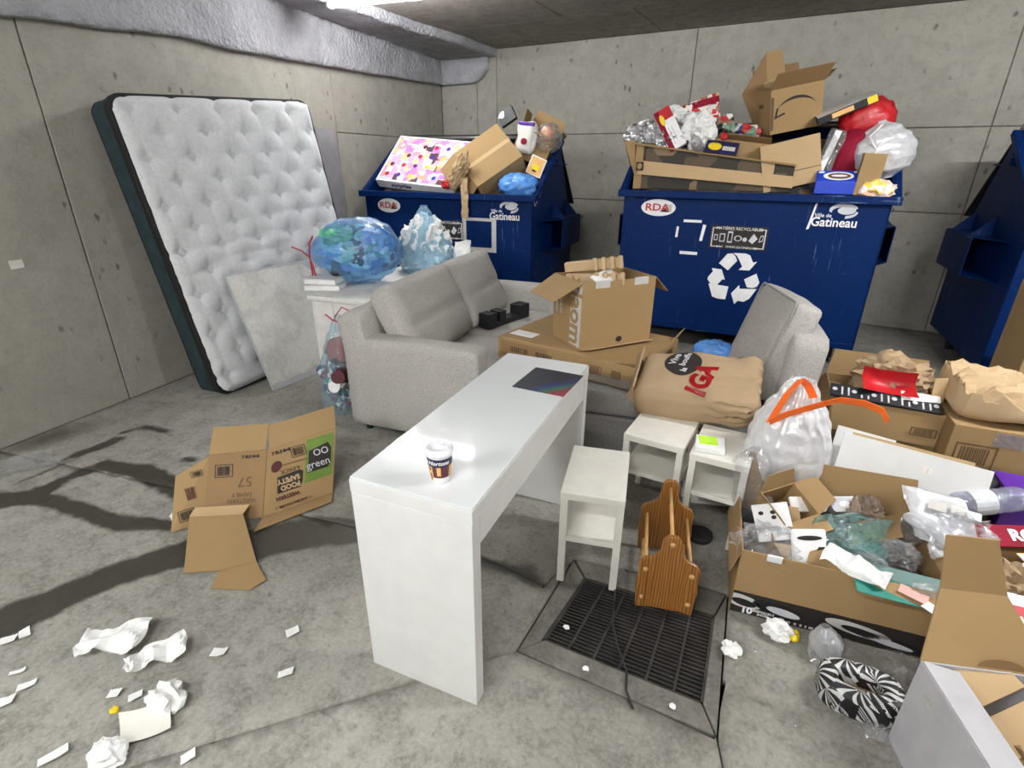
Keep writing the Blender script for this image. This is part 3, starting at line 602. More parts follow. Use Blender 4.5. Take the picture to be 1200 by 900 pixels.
# ================================================================== mattress against the left wall
def mattress():
    BL, TL, TR = V((-3.645, 2.075, .0)), V((-3.945, 1.965, 2.02)), V((-3.90, 3.50, 2.055))
    up = (TL-BL).normalized(); ex = (TR-TL); ex = (ex-up*ex.dot(up)); Wm, Hm = ex.length, (TL-BL).length; ex.normalize()
    nn = ex.cross(up)                                   # out of the sleeping face, towards the room
    o = thing('mattress', 'white tufted mattress with black edging standing against the concrete wall', 'mattress', BL, Matrix((ex, up, nn)).transposed()); T_ = .25
    tuf = []
    for r in range(14):
        for c_ in range(6):
            u = .10+c_*.30+(.15 if r % 2 else 0); v = Hm-.085-r*.150
            if .05 < u < Wm-.05 and .06 < v: tuf.append((u, v))
    def fn(a, b_):
        u, v = .012+a*(Wm-.024), .012+b_*(Hm-.024); z = .032
        for (p, q) in tuf:
            d2_ = abs(u-p)/.048+abs(v-q)/.058
            if d2_ < 4: z -= .036*math.exp(-.75*d2_**1.6)
        sag = max(0, min(1, (1.45-v)/.7)); z += sag*.020*(abs(nz((u*1.6+v*.8, v*7, 0), 1.0, 4))*2-.45)+.006*nz((u, v, 0), 5, 2)
        e = min(u, Wm-u, v, Hm-v); z = min(.040, max(z, -.006))-.054*math.exp(-(e/.03)**1.3)
        cr = .09; cx, cy = max(cr-u, 0, u-Wm+cr), max(cr-v, 0, v-Hm+cr); d = math.hypot(cx, cy)
        if cx > 0 and cy > 0 and d > cr-.02:
            s = (cr-.02)/d; u = (cr-cx*s) if u < Wm/2 else Wm-cr+cx*s; v = (cr-cy*s) if v < Hm/2 else Hm-cr+cy*s
        return V((u, v, z))
    MB().grid(fn, 130, 180).build('sleeping_surface', 'tick', o, smooth=True)
    def ring(z0, z1, off, mat, name):
        cr = .09; pts = []
        for cx, cy, a0 in ((Wm-cr, cr, -90), (Wm-cr, Hm-cr, 0), (cr, Hm-cr, 90), (cr, cr, 180)):
            pts += [V((cx+(cr+off)*math.cos(R(a0+a)), cy+(cr+off)*math.sin(R(a0+a)), z0)) for a in range(0, 91, 15)]
        return MB().prism(pts, (0, 0, z1-z0)).build(name, mat, o, bevel=.006)
    ring(-T_, -.075, 0, 'teal', 'side_border'); ring(-.077, -.018, .006, 'piping', 'edge_band'); ring(-T_-.012, -T_+.006, .004, 'piping', 'piping_cord'); ring(-.030, -.010, .004, 'piping', 'piping_cord')
    tb = MB(); tb.prism([(0, -.036, 0), (.030, 0, 0), (0, .036, 0), (-.030, 0, 0)], (0, 0, .003))
    for k in range(-3, 4): l = .030-abs(k)*.0075; tb.box((k*.0075-.0, 0, .003), (.004, 2*l, .004))
    me = None
    for (u, v) in tuf:
        if v > Hm-.08: v = Hm-.085
        if me is None: t_ = tb.build('tuft', 'tick', o); me = t_.data
        else: t_ = bpy.data.objects.new('tuft', me); C.objects.link(t_); t_.parent = o
        place(t_, (u, v, .0035), rotz(8))
mattress()
o = rbox((.46, .10, 1.90), .03, 12, (0, .012, 0), .004, 9, 3, lambda u: V((0, .010*math.sin(u.z*26)*(u.z < .1), 0))).build('foam_pad', 'grey', smooth=True)
place(o, (-4.40, 4.06, .985), rotz(98.3) @ rot(x=-3)); tag(o, 'tall grey pad with horizontal creases standing behind the mattress', 'pad')
# stained board leaning on the mattress
o = thing('gypsum_board', 'square white ceiling board with a water stain leaning on the mattress', 'board', (-3.40, 2.34, .004))
U_, W_ = V((.02, .92, .0)), V((-.295, -.02, .87)); nb = U_.cross(W_).normalized()
MB().slab((0, 0, 0), U_, W_, -.012).build('board_core', simple('grey gypsum core', (.46, .46, .48), .9), o, bevel=.002)
rnd = random.Random(3); pts = []
for i in range(60):
    a = i/60*4; s = int(a); f = a-s; e = .03+.05*abs(noise.noise(V((i*.35, 0, 2))))+(.10 if 27 < i < 34 else 0)
    u, v = ((f, 0), (1, f), (1-f, 1), (0, 1-f))[s]; u = min(1-e*.7, max(e*.35, u)); v = min(1-e*.6, max(e*(1.6 if u < .8 else 1), v))
    pts.append(U_*u+W_*v+nb*.0005)
MB().prism(pts, nb*.002).build('peeling_face', 'gypsum', o)

# ================================================================== sofa and matching seat
def cushion(d, seed, groove=True): return rbox(d, .055, 16, (.05, .01, .012), .012, 5, seed, (lambda u: V((-.030*math.copysign(1, u.x)*math.exp(-((u.z+.05)/.09)**2)*(1-u.y**4)*(abs(u.x) > .5), 0, 0))) if groove else None)
def pipe(par, x, wy, hz, r):
    pts = []
    for cy, cz, a0 in ((wy/2-r, hz/2-r, 0), (-wy/2+r, hz/2-r, 90), (-wy/2+r, -hz/2+r, 180), (wy/2-r, -hz/2+r, 270)):
        pts += [V((x, cy+(r-.002)*math.cos(R(a0+a)), cz+(r-.002)*math.sin(R(a0+a)))) for a in (0, 30, 60, 90)]
    full = []
    for a, b_ in zip(pts, pts[1:]+pts[:1]): full += [a.lerp(b_, k/6) for k in range(6)] if (b_-a).length > .08 else [a]
    MB().tube(full+full[:1], .006, 6).build('piping', 'fabric_dark', par, smooth=True)
def legs(o, pts):
    for x, y in pts: MB().cyl((x, y, 0), (x, y, .06), .02, 4, .03).build('leg', 'black', o)
so = thing('sofa', 'light grey two seat fabric sofa turned sideways behind the white desk', 'sofa', (-2.40, 2.17, 0), rotz(10))
L_ = 1.95
MB().box((.46, L_/2, .16), (.84, L_-.04, .20)).build('base', 'fabric_dark', so, bevel=.015)
for y0 in (0, L_-.17): rbox((.90, .17, .59), .026, 10, (.0, .008, .01), .003, 5, int(y0*9)).build('arm', 'fabric', so, smooth=True, loc=(.45, y0+.085, .355))
rbox((.20, L_-.02, .66), .05, 12, (.01, 0, .0), .003, 4, 2).build('backrest', 'fabric', so, smooth=True, loc=(.09, L_/2, .47), rm=rot(y=-8))
for k in (0, 1):
    rbox((.66, .80, .20), .045, 12, (.01, .0, .025), .006, 4, 5+k).build('seat_cushion', 'fabric', so, smooth=True, loc=(.545, .575+k*.80, .345))
    cushion((.19, .80, .53), 11+k).build('back_cushion', 'fabric', so, smooth=True, loc=(.285, .565+k*.82, .685), rm=rot(z=(-3, 2)[k]) @ rot(y=-24) @ rot(x=(2, -1)[k]))
legs(so, ((.08, .08), (.82, .08), (.08, L_-.08), (.82, L_-.08)))
ch = thing('sofa_section', 'grey fabric sofa section under the flat carton, back to the right', 'sofa', (-1.12, 2.60, 0), rotz(10))
MB().box((.56, .44, .165), (1.12, .86, .23)).build('base', 'fabric_dark', ch, bevel=.015)
rbox((1.12, .86, .17), .04, 12, (.0, .006, .01), .005, 4, 5).build('seat_cushion', 'fabric_dark', ch, smooth=True, loc=(.56, .44, .365))
rbox((.19, .86, .80), .045, 12, (.01, .01, .0), .004, 4, 9).build('backrest', 'fabric', ch, smooth=True, loc=(1.215, .44, .47), rm=rot(y=4))
rbox((.15, .60, .53), .03, 16, (.035, .008, .008), .010, 5, 31, lambda u: V((-.02*math.copysign(1, u.x)*math.exp(-((u.z+.05)/.09)**2)*(1-u.y**4)*(abs(u.x) > .5), 0, 0))).build('back_cushion', 'fabric', ch, smooth=True, loc=(1.10, .36, .735), rm=rot(z=9) @ rot(y=16) @ rot(x=-2))
pipe([c for c in ch.children if c.name.startswith('back_cushion')][0], -.072, .60, .53, .03)
legs(ch, ((.08, .08), (1.2, .08), (.08, .8), (1.2, .8)))

# ================================================================== white desk and side tables
dk = thing('desk', 'glossy white narrow desk with glass top standing near the floor drain', 'desk', (-1.0697, .9266, 0), rotz(6.2735)); DW, DL, DH = .4134, 1.203, .7784
for y in (0, DL-.05): MB().box((DW/2, y+.025, (DH-.054)/2), (DW-.004, .05, DH-.054)).build('end_panel', 'white', dk, bevel=.002)
MB().box((DW/2, DL/2, DH-.030), (DW, DL, .046)).build('top', 'white', dk, bevel=.002)
MB().box((DW/2, DL/2, DH-.0035), (DW-.004, DL-.004, .007)).build('glass_top', 'glass', dk, bevel=.002)
MB().box((DW-.012, DL/2, DH-.105), (.018, DL-.106, .096)).build('drawer_front', 'white', dk, bevel=.002)
MB().box((.012, DL/2, DH-.105), (.018, DL-.104, .10)).build('back_rail', 'white', dk, bevel=.002)
MB().box((DW/2, DL/2, DH-.150), (DW-.05, DL-.110, .006)).build('drawer_bottom', 'white', dk)
def side_table(label, loc, rz, w_, l_, h_, shelf):
    o = thing('side_table', label, 'table', loc, rotz(rz), 'small white side tables'); q = .030
    MB().box((0, 0, h_-.016), (w_, l_, .032)).build('tabletop', 'cream', o, bevel=.002)
    for x in (-1, 1):
        for y in (-1, 1): MB().box((x*(w_/2-q/2-.001), y*(l_/2-q/2-.001), (h_-.032)/2), (q, q, h_-.032)).build('leg', 'cream', o, bevel=.002)
    MB().box((0, 0, shelf), (w_-.004, l_-.008, .022)).build('shelf', 'cream', o, bevel=.002)
    return o
side_table('small white side table standing at the edge of the floor drain', (-.598, 1.828, 0), 15, .252, .385, .45, .225)
side_table('white side table under the left end of the paper bag', (-.46, 2.365, 0), -1, .285, .33, .45, .25)
side_table('white side table under the green sticky notes', (-.165, 2.335, 0), 0, .25, .33, .45, .25)

# ================================================================== magazine rack
mr = thing('magazine_rack', 'varnished wooden magazine rack with shaped ends standing beside the drain grate', 'rack', (-.230, 1.662, 0), rotz(15)); ml = .375
def rack_end(y, hgt, nm):
    half = [(.108, .004), (.112, .07), (.116, .12), (.110, .19), (.113, .225), (.098, .25), (.068, .262), (.043, .285), (.037, .32), (.034, hgt-.02), (.018, hgt)]
    pts = [(x, y, z) for x, z in half]+[(-x, y, z) for x, z in half[::-1]]; lo = [(-.06, y, .014), (.06, y, .014)]
    e = MB().prism((pts+lo)[::-1], (0, .017, 0)).build(nm, 'wood', mr, bevel=.004)
    for x, z in ((0, hgt-.035), (-.085, .20), (.085, .20), (-.088, .06), (.088, .06)):
        s = -1 if y < .1 else 1; yy = y if s < 0 else y+.017
        MB().lathe([(.011, 0), (.010, .004), (.006, .007)], 12).build('peg', 'rod', e, loc=(x, yy, z), rm=rot(x=90 if s < 0 else -90), smooth=True)
rack_end(0, .368, 'end_board'); rack_end(ml-.017, .385, 'end_board')
for x, z in ((0, .335), (-.085, .20), (.085, .20), (-.088, .06), (.088, .06)): MB().cyl((x, .016, z), (x, ml-.016, z+(.012 if x == 0 else 0)), .0075, 10).build('rod', 'rod', mr, smooth=True)

# ================================================================== things piled on the middle dumpster
def solid(name, label, cat, P, U, W, t, mat, bevel=.003, group=None):
    """closed box from one corner, two edges and a thickness along U x W"""
    P, U, W = V(P), V(U), V(W); f = Matrix((U.normalized(), W.normalized(), U.cross(W).normalized())).transposed()
    f = frame(U, W); o = thing(name, label, cat, P, f, group)
    MB().box((U.length/2, W.length/2, t/2), (U.length, W.length, abs(t))).build('body', mat, o, bevel=bevel); return o, U.length, W.length
def soft(name, label, cat, mesh, mat, loc, rm=None, group=None, smooth=True):
    o = mesh.build(name, mat, loc=loc, rm=rm, smooth=smooth); return tag(o, label, cat, group)
def items_in(o, seed, spec, region, mats, name='content'):
    rnd = random.Random(seed)
    for k in range(spec):
        p = V([rnd.uniform(a, b_) for a, b_ in region]); s = rnd.uniform(.05, .11)
        if k % 3 == 0: b = MB().box((0, 0, 0), (s, s*1.5, s*.6), rot(rnd.uniform(0, 90), rnd.uniform(0, 90), rnd.uniform(0, 90)))
        elif k % 3 == 1: b = MB().lathe([(s*.45, -s), (s*.5, 0), (s*.5, s*.7), (s*.2, s)], 12); b.v = [tuple(rot(rnd.random()*5+70*k, 40*k, 30) @ V(q)) for q in b.v]
        else: b = blob((s, s*.8, s*.7), 2, .35, 3, seed+k)
        b.build(name, mats[k % len(mats)], o, loc=p)

lc = thing('carton', 'long opened kraft carton with dark cube pattern lying on the front of the middle dumpster', 'carton', (-1.53, 5.03, 1.425), rotz(3.5))
b = MB(); b.prism([(0, 0, 0), (1.30, 0, 0), (1.30, 0, .21), (0, 0, .375)], (0, .006, 0)); b.prism([(0, .24, 0), (1.30, .24, 0), (1.30, .24, .20), (0, .24, .36)], (0, -.006, 0)); b.prism([(0, 0, 0), (0, .24, 0), (0, .24, .36), (0, 0, .375)], (.006, 0, 0)); b.prism([(1.294, 0, 0), (1.294, .24, 0), (1.294, .24, .20), (1.294, 0, .21)], (.006, 0, 0)); b.prism([(0, 0, 0), (1.3, 0, 0), (1.3, .24, 0), (0, .24, 0)], (0, 0, .006))
b.build('body', 'cubes', lc)
MB().prism([(.07, -.004, .235), (1.30, -.004, .125), (1.31, -.03, .035), (.03, -.03, .125)], (0, .005, 0)).build('flap', 'kraft_light', lc)
MB().prism([(-.01, .0, .385), (1.31, .0, .215), (1.31, -.03, .205), (-.01, -.03, .372)], (0, 0, -.005)).build('flap', 'kraft', lc)
MB().prism([(0, .0, .12), (0, .22, .12), (-.10, .20, .2), (-.12, .02, .40), (-.02, .0, .40)], (.005, 0, 0)).build('flap', 'kraft', lc)
MB().prism([(0, -.004, .0), (.07, -.004, .0), (.07, -.004, .36), (.0, -.004, .37)], (0, -.002, 0)).build('corner_tab', 'kraft', lc)
decal('printed_mark', rect(.02, .155, .085, .225), 'ink', lc, (0, -.022, 0), (1, 0, 0), (0, 0, 1), .012); decal('printed_mark', ell(.052, .19, .022, .026, 18), 'kraft', lc, (0, -.022, 0), (1, 0, 0), (0, 0, 1), .0145)
# smile carton
arm = rotz(30) @ rot(y=-11) @ rot(x=4)
ac = carton('carton', 'open kraft carton with a black curved arrow on top of the middle dumpster pile', V((-.485, 5.36, 1.865))+arm @ V((.215, .17, 0)), arm, (.43, .34, .34), (('f', 48, .17, -.01), ('b', 20, .17), ('r', 60, .12), ('l', 5, .02)), 'kraft', 'kraft_dark')
bd = ac.children[0]
arc = []
for i in range(25):
    a = R(150-i*5); arc.append((.185*math.cos(a), .06+.16*math.sin(a)-.02))
arc2 = [(.185*math.cos(R(30+i*5)), .06+.16*math.sin(R(30+i*5))-.02-.022*math.sin(math.pi*i/24)) for i in range(25)]
decal('printed_arrow', arc+arc2, 'ink', bd, (0, -.17, .065), (1, 0, 0), (0, 0, 1))
decal('printed_arrow', [(-.185, .085), (-.165, .165), (-.150, .165), (-.163, .105), (-.10, .125), (-.095, .11)], 'ink', bd, (0, -.17, .03), (1, 0, 0), (0, 0, 1), .002)
decal('printed_mark', rect(-.212, -.15, -.19, .1), 'brownink', bd, (0, -.17, .18), (1, 0, 0), (0, 0, 1))
barcode(bd, (-.215, .0, .22), (0, -1, 0), (0, 0, 1), .08, .03, 'brownink', bordered=False)
fi = thing('carton_insert', 'tall folded kraft insert sticking out of the carton with the curved arrow', 'carton', V((-.485, 5.36, 1.865))+arm @ V((.11, .13, .06)), arm)
MB().prism([(-.04, .06, 0), (.14, .02, 0), (.07, .08, .56), (-.06, .09, .56)], (0, .006, 0)).build('panel', 'kraft', fi); MB().prism([(-.06, .09, .56), (-.04, .06, 0), (-.12, .16, 0), (-.22, .18, .28)], (.005, .004, 0)).build('panel', 'kraft_dark', fi)
MB().prism([(-.085, .0, 0), (.05, -.02, 0), (.03, .0, .36), (-.10, .02, .34)], (0, .006, 0)).build('panel', 'kraft_light', fi); letters('lettering', 'SI', .07, 'brownink', fi, (.055, .055, .33), (1, -.1, 0), (-.15, .1, 1))
o, u, v_ = solid('snack_box', 'red and white food box standing inside the carton with the curved arrow', 'box', V((-.485, 5.36, 1.865))+arm @ V((.27, .16, .1)), arm @ V((.15, -.02, 0)), arm @ V((-.01, .0, .32)), .07, 'red')
decal('printed_panel', rect(.01, .22, .14, .31), 'whiteink', o, (0, 0, .035*2), (1, 0, 0), (0, 1, 0)); decal('printed_panel', rect(.05, .14, .12, .19), 'yellow', o, (0, 0, .07), (1, 0, 0), (0, 1, 0))
soft('white_tub', 'tiny white tub beside the red food box in the top carton', 'tub', MB().lathe([(.035, 0), (.04, .05), (.04, .06)], 16), 'white', V((-.485, 5.36, 1.865))+arm @ V((.41, .10, .30)))
o = carton('carton', 'closed pale kraft carton under the carton with the curved arrow', (-.26, 5.30, 1.47), rotz(12) @ rot(y=-14), (.43, .34, .36), (), 'kraft_light', closed=True)
MB().box((0, -.171, .12), (.42, .002, .006)).build('crease', 'brownink', o)
carton('carton', 'low kraft carton with torn flap left of the pale carton on the middle dumpster', (-.70, 5.34, 1.62), rotz(6) @ rot(y=7), (.44, .30, .20), (('f', 60, .08), ('b', 10, .12), ('l', 40, .1)), 'kraft', 'kraft_dark')
soft('crumpled_wrap', 'crumpled brown and black wrapper on the torn flap beside the top carton', 'wrapper', blob((.13, .08, .06), 3, .4, 3, 41), 'mixed', (-.70, 5.44, 1.90), smooth=False)
# left crumpled pile
soft('foil_sheet', 'crumpled silver foil at the left end of the long carton', 'foil', blob((.16, .12, .11), 4, .5, 2.5, 5), 'silverfoil', (-1.50, 5.18, 1.86), smooth=False)
soft('plastic_wrap', 'clear plastic wrap sticking up above the silver foil', 'plastic', sheet((-1.58, 5.26, 1.85), (.16, .02, .08), (.04, .06, .26), (12, 12), .05, 7, 2), 'clear', (0, 0, 0))
soft('foil_lump', 'second crumpled silver foil lump behind the frozen food box', 'foil', blob((.15, .10, .09), 4, .5, 2.5, 6), 'silverfoil', (-1.27, 5.16, 1.84), smooth=False)
o, u, v_ = solid('food_box', 'tilted red and white frozen food box on the middle dumpster pile', 'box', (-1.43, 5.13, 2.02), (.20, -.05, -.30), (.13, .03, .055), .05, 'whiteink')
o.children[0].name = 'body'
decal('printed_panel', rect(0, 0, .37, .045), 'crimson', o, (0, 0, .05), (1, 0, 0), (0, 1, 0)); decal('printed_panel', rect(.0, .045, .10, .142), 'red', o, (0, 0, .05), (1, 0, 0), (0, 1, 0), .001)
decal('printed_panel', ell(.09, .045, .05, .02, 14), 'yellow', o, (0, 0, .05), (1, 0, 0), (0, 1, 0), .003); decal('printed_panel', rect(.17, .06, .33, .066), 'greyink', o, (0, 0, .05), (1, 0, 0), (0, 1, 0), .001); decal('printed_panel', rect(.17, .09, .30, .096), 'greyink', o, (0, 0, .05), (1, 0, 0), (0, 1, 0), .001)
soft('crisp_bag', 'flattened red and brown snack bag behind the frozen food box', 'bag', sheet((-1.22, 5.30, 1.90), (.32, .02, .10), (-.05, .04, .20), (14, 10), .02, 7, 3), 'snack', (0, 0, 0), smooth=False)
MB().box((0, 0, 0), (.34, .012, .05)).build('red_edge', 'crimson', bpy.data.objects['crisp_bag'], loc=(-1.10, 5.34, 2.12), rm=rot(y=-14))
for lab, lc_, rd, sd in (('crumpled white paper above the frozen food box', (-1.27, 5.26, 2.03), (.10, .08, .07), 3), ('crumpled white paper right of the frozen food box', (-1.04, 5.16, 1.90), (.13, .09, .13), 8)):
    soft('crumpled_paper', lab, 'paper', blob(rd, 4, .45, 2.2, sd), 'paper', lc_, smooth=False)
soft('plastic_bottle', 'clear plastic bottle lying against the crumpled white paper', 'bottle', MB().lathe([(.04, 0), (.045, .02), (.045, .11), (.02, .15), (.016, .17)], 16), 'cleargrey', (-.98, 5.08, 1.73), rot(x=15, y=-30))
o, u, v_ = solid('carton_sleeve', 'navy printed box sleeve with a cream oval on the long carton', 'box', (-.95, 5.06, 1.72), (.26, .03, -.03), (.02, .08, .09), .03, 'navy')
decal('printed_panel', ell(.075, .06, .055, .04, 16), 'yellow', o, (0, 0, .03), (1, 0, 0), (0, 1, 0)); decal('printed_panel', rect(.14, .03, .24, .07), 'greyink', o, (0, 0, .03), (1, 0, 0), (0, 1, 0))
soft('bottle_cap', 'red bottle cap beside the navy box sleeve', 'cap', MB().lathe([(.028, 0), (.028, .03), (.02, .035)], 16), 'red', (-.80, 5.06, 1.84), rot(x=60))
soft('label_scrap', 'yellow and black torn label on top of the small litter pile', 'wrapper', sheet((-.96, 5.16, 1.90), (.20, .03, .02), (-.02, .05, .10), (8, 8), .025, 9, 6), 'mixed', (0, 0, 0), smooth=False)
# right end of the middle dumpster
o = thing('cookie_box', 'bright blue cookie carton standing at the front of the middle dumpster', 'box', (-.06, 5.06, 1.425), rotz(4))
MB().prism([(0, 0, 0), (0, 0, .095), (0, .09, .17), (0, .16, .17), (0, .16, 0)], (.28, 0, 0)).build('body', 'cookie', o, bevel=.003)
for mt_, ax, bx, lf, cx in (('whiteink', .105, .046, .0006, .15), ('brownink', .08, .032, .0022, .155), ('whiteink', .055, .012, .0036, .155)): decal('printed_oval', ell(cx, .058, ax, bx, 24), mt_, o, (0, 0, .095), (1, 0, 0), (0, .09, .075), lf)
decal('printed_panel', rect(.01, .09, .05, .108), 'whiteink', o, (0, 0, .095), (1, 0, 0), (0, .09, .075)); decal('printed_panel', ell(.262, .105, .012, .010, 12), 'whiteink', o, (0, 0, .095), (1, 0, 0), (0, .09, .075))
carton('carton', 'narrow upright kraft carton between the blue cookie box and the white bag', (.28, 5.13, 1.42), rotz(5) @ rot(y=3), (.15, .10, .30), (), 'kraft', closed=True)
soft('crumpled_wrap', 'crumpled pink and brown wrapper at the right front corner of the middle dumpster', 'wrapper', blob((.11, .07, .07), 3, .4, 3, 12), 'petal', (.36, 5.10, 1.46), smooth=False)
soft('clear_tray', 'tall clear plastic tray standing behind the blue cookie box', 'plastic', rbox((.13, .10, .44), .02, 8, (0, 0, 0), .02, 7, 3), 'cleargrey', (-.02, 5.24, 1.68), rot(y=12))
soft('white_strip', 'white plastic strip inside the clear tray', 'plastic', MB().box((0, 0, 0), (.045, .02, .34)), 'whiteink', (-.02, 5.20, 1.72), rot(y=14), smooth=False)
soft('red_bag', 'dark red crumpled bag behind the clear tray', 'bag', rbox((.24, .16, .34), .06, 10, (.02, .02, .02), .03, 8, 4), 'crimson', (.13, 5.36, 1.70), rot(y=6))
soft('red_bag', 'bright red bag behind the black pizza box', 'bag', blob((.19, .10, .17), 4, .12, 3, 15), 'red', (.20, 5.56, 1.98))
o, u, v_ = solid('pizza_box', 'black frozen pizza box tilted on the red bags', 'box', (-.13, 5.36, 1.93), (.38, .03, .17), (-.03, .27, .05), .055, 'black')
MB().box((u/2, v_/2, .0555), (u-.01, v_-.01, .002)).build('top_sheet', 'offwhite', o); f_ = MB().box((u*.42, -.001, .028), (u*.36, .002, .035)).build('printed_panel', 'amber', o); MB().box((u*.90, -.001, .028), (u*.16, .002, .05)).build('printed_panel', 'yellow', o)

wb_ = bagmesh(.21, .20, .43, [.35, .85, 1.0, 1.02, .92, .62, .12], .04, 9, .05, 7, 5); o = soft('rubbish_bag', 'white knotted plastic bag on the right end of the middle dumpster', 'bag', wb_, 'whitefilm', (.40, 5.36, 1.54), rot(y=-14))
blob((.165, .155, .17), 3, .25, 3, 9).build('contents', 'offwhite', o, loc=(0, 0, .20)); MB().tube([(-.10, -.19, .12), (-.05, -.205, .22), (-.09, -.18, .33), (-.0, -.10, .40)], .006, 6).build('tie', 'whiteink', o)

# ================================================================== things on the far left dumpster
o, u, v_ = solid('toy_box', 'flat pink toy box with many small pictures tilted on the far left dumpster', 'box', (-4.22, 4.56, 1.46), (.92, .11, -.07), (.10, .50, .43), -.10, 'whiteink')
MB().box((u/2, v_/2, .0), (u-.05, v_-.05, .004)).build('printed_lid', 'doll', o)
rnd = random.Random(5); cols = ['red', 'amber', 'whiteink', 'purple', 'cookie', 'maroon', 'yellow', 'petal']
for i in range(6):
    for j in range(4):
        x, y = .05+i*(u-.16)/5.4, .05+j*(v_-.16)/3.6; q = MB().prism([(x, y, .002), (x+.10+rnd.random()*.03, y+.01, .002), (x+.09, y+.11, .002), (x+.01, y+.10, .002)], (0, 0, .0012*(1+rnd.random()))).build('picture', 'doll', o)
        MB().prism([(x+.03+a, y+.03+b_, .0045) for a, b_ in ell(.02, .02, .025, .028, 10)], (0, 0, .001)).build('picture', cols[(i*3+j*5) % 8], o)
letters('lettering', 'surprise', .075, 'purple', o, (u*.32, -.001, -.05), (1, 0, 0), (0, 0, 1), bold=.03, shear=.2)
T_, A_, B_ = V((-3.0, 5.06, 2.0)), V((.38, -.15, -.30)), V((-.32, -.30, -.30))
o, u, v_ = solid('carton', 'tipped kraft carton lying open on the far left dumpster', 'carton', T_, A_, B_, .26, 'kraft')
MB().box((u*.5, v_*.5, -.0015), (.05, v_, .002)).build('tape', 'kraft_light', o)
MB().prism([(0, v_, 0), (u*.48, v_, 0), (u*.5, v_+.19, .05), (0.02, v_+.20, .06)], (0, 0, .005)).build('flap', 'kraft', o); MB().prism([(u*.5, v_, 0), (u, v_, 0), (u*.98, v_+.12, .10), (u*.55, v_+.13, .1)], (0, 0, .005)).build('flap', 'kraft_dark', o)
soft('packing_paper', 'crumpled cream packing paper spilling from the tipped carton', 'paper', blob((.07, .06, .17), 4, .4, 3, 7), 'paperpale', (-3.17, 4.62, 1.56), rot(y=30), smooth=False)
soft('paper_ribbon', 'cream paper strip hanging down the front of the far left dumpster', 'paper', sheet((-3.13, 4.585, 1.12), (.075, .01, .0), (-.005, .0, .38), (6, 22), .012, 9, 4), 'paperpale', (0, 0, 0), smooth=False)
soft('red_wrap', 'red plastic scrap under the tipped carton', 'wrapper', blob((.07, .04, .04), 3, .35, 3, 4), 'red', (-3.33, 4.63, 1.43), smooth=False)
soft('blue_bag', 'crumpled blue plastic bag at the front right corner of the far left dumpster', 'bag', blob((.20, .15, .12), 4, .22, 3, 17), simple('blue bag plastic', (.10, .30, .75), .3, var=.15, bstr=.5), (-2.62, 4.84, 1.42))
o = carton('carton', 'opened kraft carton leaning at the back of the far left dumpster', (-2.74, 5.28, 1.64), rotz(15) @ rot(y=24) @ rot(x=-6), (.36, .34, .30), (('b', -8, .2), ('l', 10, .14), ('r', 25, .10), ('f', 110, .1)), 'kraft', 'kraft')
o, u, v_ = solid('black_box', 'small black carton with white lettering on the far left dumpster', 'box', (-3.02, 5.24, 1.96), (.15, .03, .09), (-.05, .02, .13), .05, 'black')
decal('printed_mark', [(u*.5+.045*math.cos(R(a))*(1 if a < 180 else .6), v_*.5+.03*math.sin(R(a))) for a in range(0, 360, 20)], 'whiteink', o, (0, 0, .05), (1, .5, 0), (-.5, 1, 0)); decal('printed_mark', rect(u*.42, v_*.42, u*.62, v_*.5), 'black', o, (0, 0, .05), (1, 0, 0), (0, 1, 0), .003)
soft('snack_bag', 'white and purple plastic bag in the leaning carton', 'bag', rbox((.17, .08, .30), .035, 10, (.02, .03, 0), .02, 8, 6), 'offwhite', (-2.68, 5.10, 1.86), rot(y=6, z=8))
MB().box((0, -.012, .13), (.165, .09, .035)).build('purple_band', 'purple', bpy.data.objects['snack_bag'], bevel=.01); MB().prism([(a, -.075, b_) for a, b_ in ell(0, -.03, .03, .03, 14)], (0, .02, 0)).build('red_emblem', 'crimson', bpy.data.objects['snack_bag'])
o, u, v_ = solid('printed_card', 'yellow printed card with white border at the right of the far left dumpster', 'card', (-2.62, 4.98, 1.55), (.15, .02, -.06), (.05, .03, .17), .012, 'whiteink')
MB().box((u/2, v_/2, .0125), (u-.02, v_-.02, .001)).build('printed_panel', 'amber', o); decal('printed_panel', ell(u*.5, v_*.45, .04, .03, 14), 'yellow', o, (0, 0, .013), (1, 0, 0), (0, 1, 0)); decal('printed_panel', rect(u*.35, v_*.2, u*.6, v_*.3), 'ink', o, (0, 0, .013), (1, 0, 0), (0, 1, 0))
soft('orange_pack', 'orange food pack in clear wrap in the leaning carton', 'pack', blob((.08, .06, .07), 3, .2, 3, 2), 'orangefish', (-2.52, 5.22, 1.90)); soft('clear_bag', 'clear plastic bag over the orange food pack', 'plastic', blob((.13, .10, .13), 4, .25, 3, 3), 'clear', (-2.49, 5.21, 1.86))
# right dumpster
soft('yellow_bag', 'yellow printed bag sticking out of the right dumpster', 'bag', rbox((.30, .16, .26), .05, 10, (.02, .02, .02), .03, 7, 4), 'yellow', (1.50, 5.38, 1.60), rot(y=-25))
carton('carton', 'kraft carton corner showing behind the yellow bag', (1.50, 5.62, 1.50), rotz(10) @ rot(y=-8), (.34, .3, .3), (), 'kraft', closed=True)

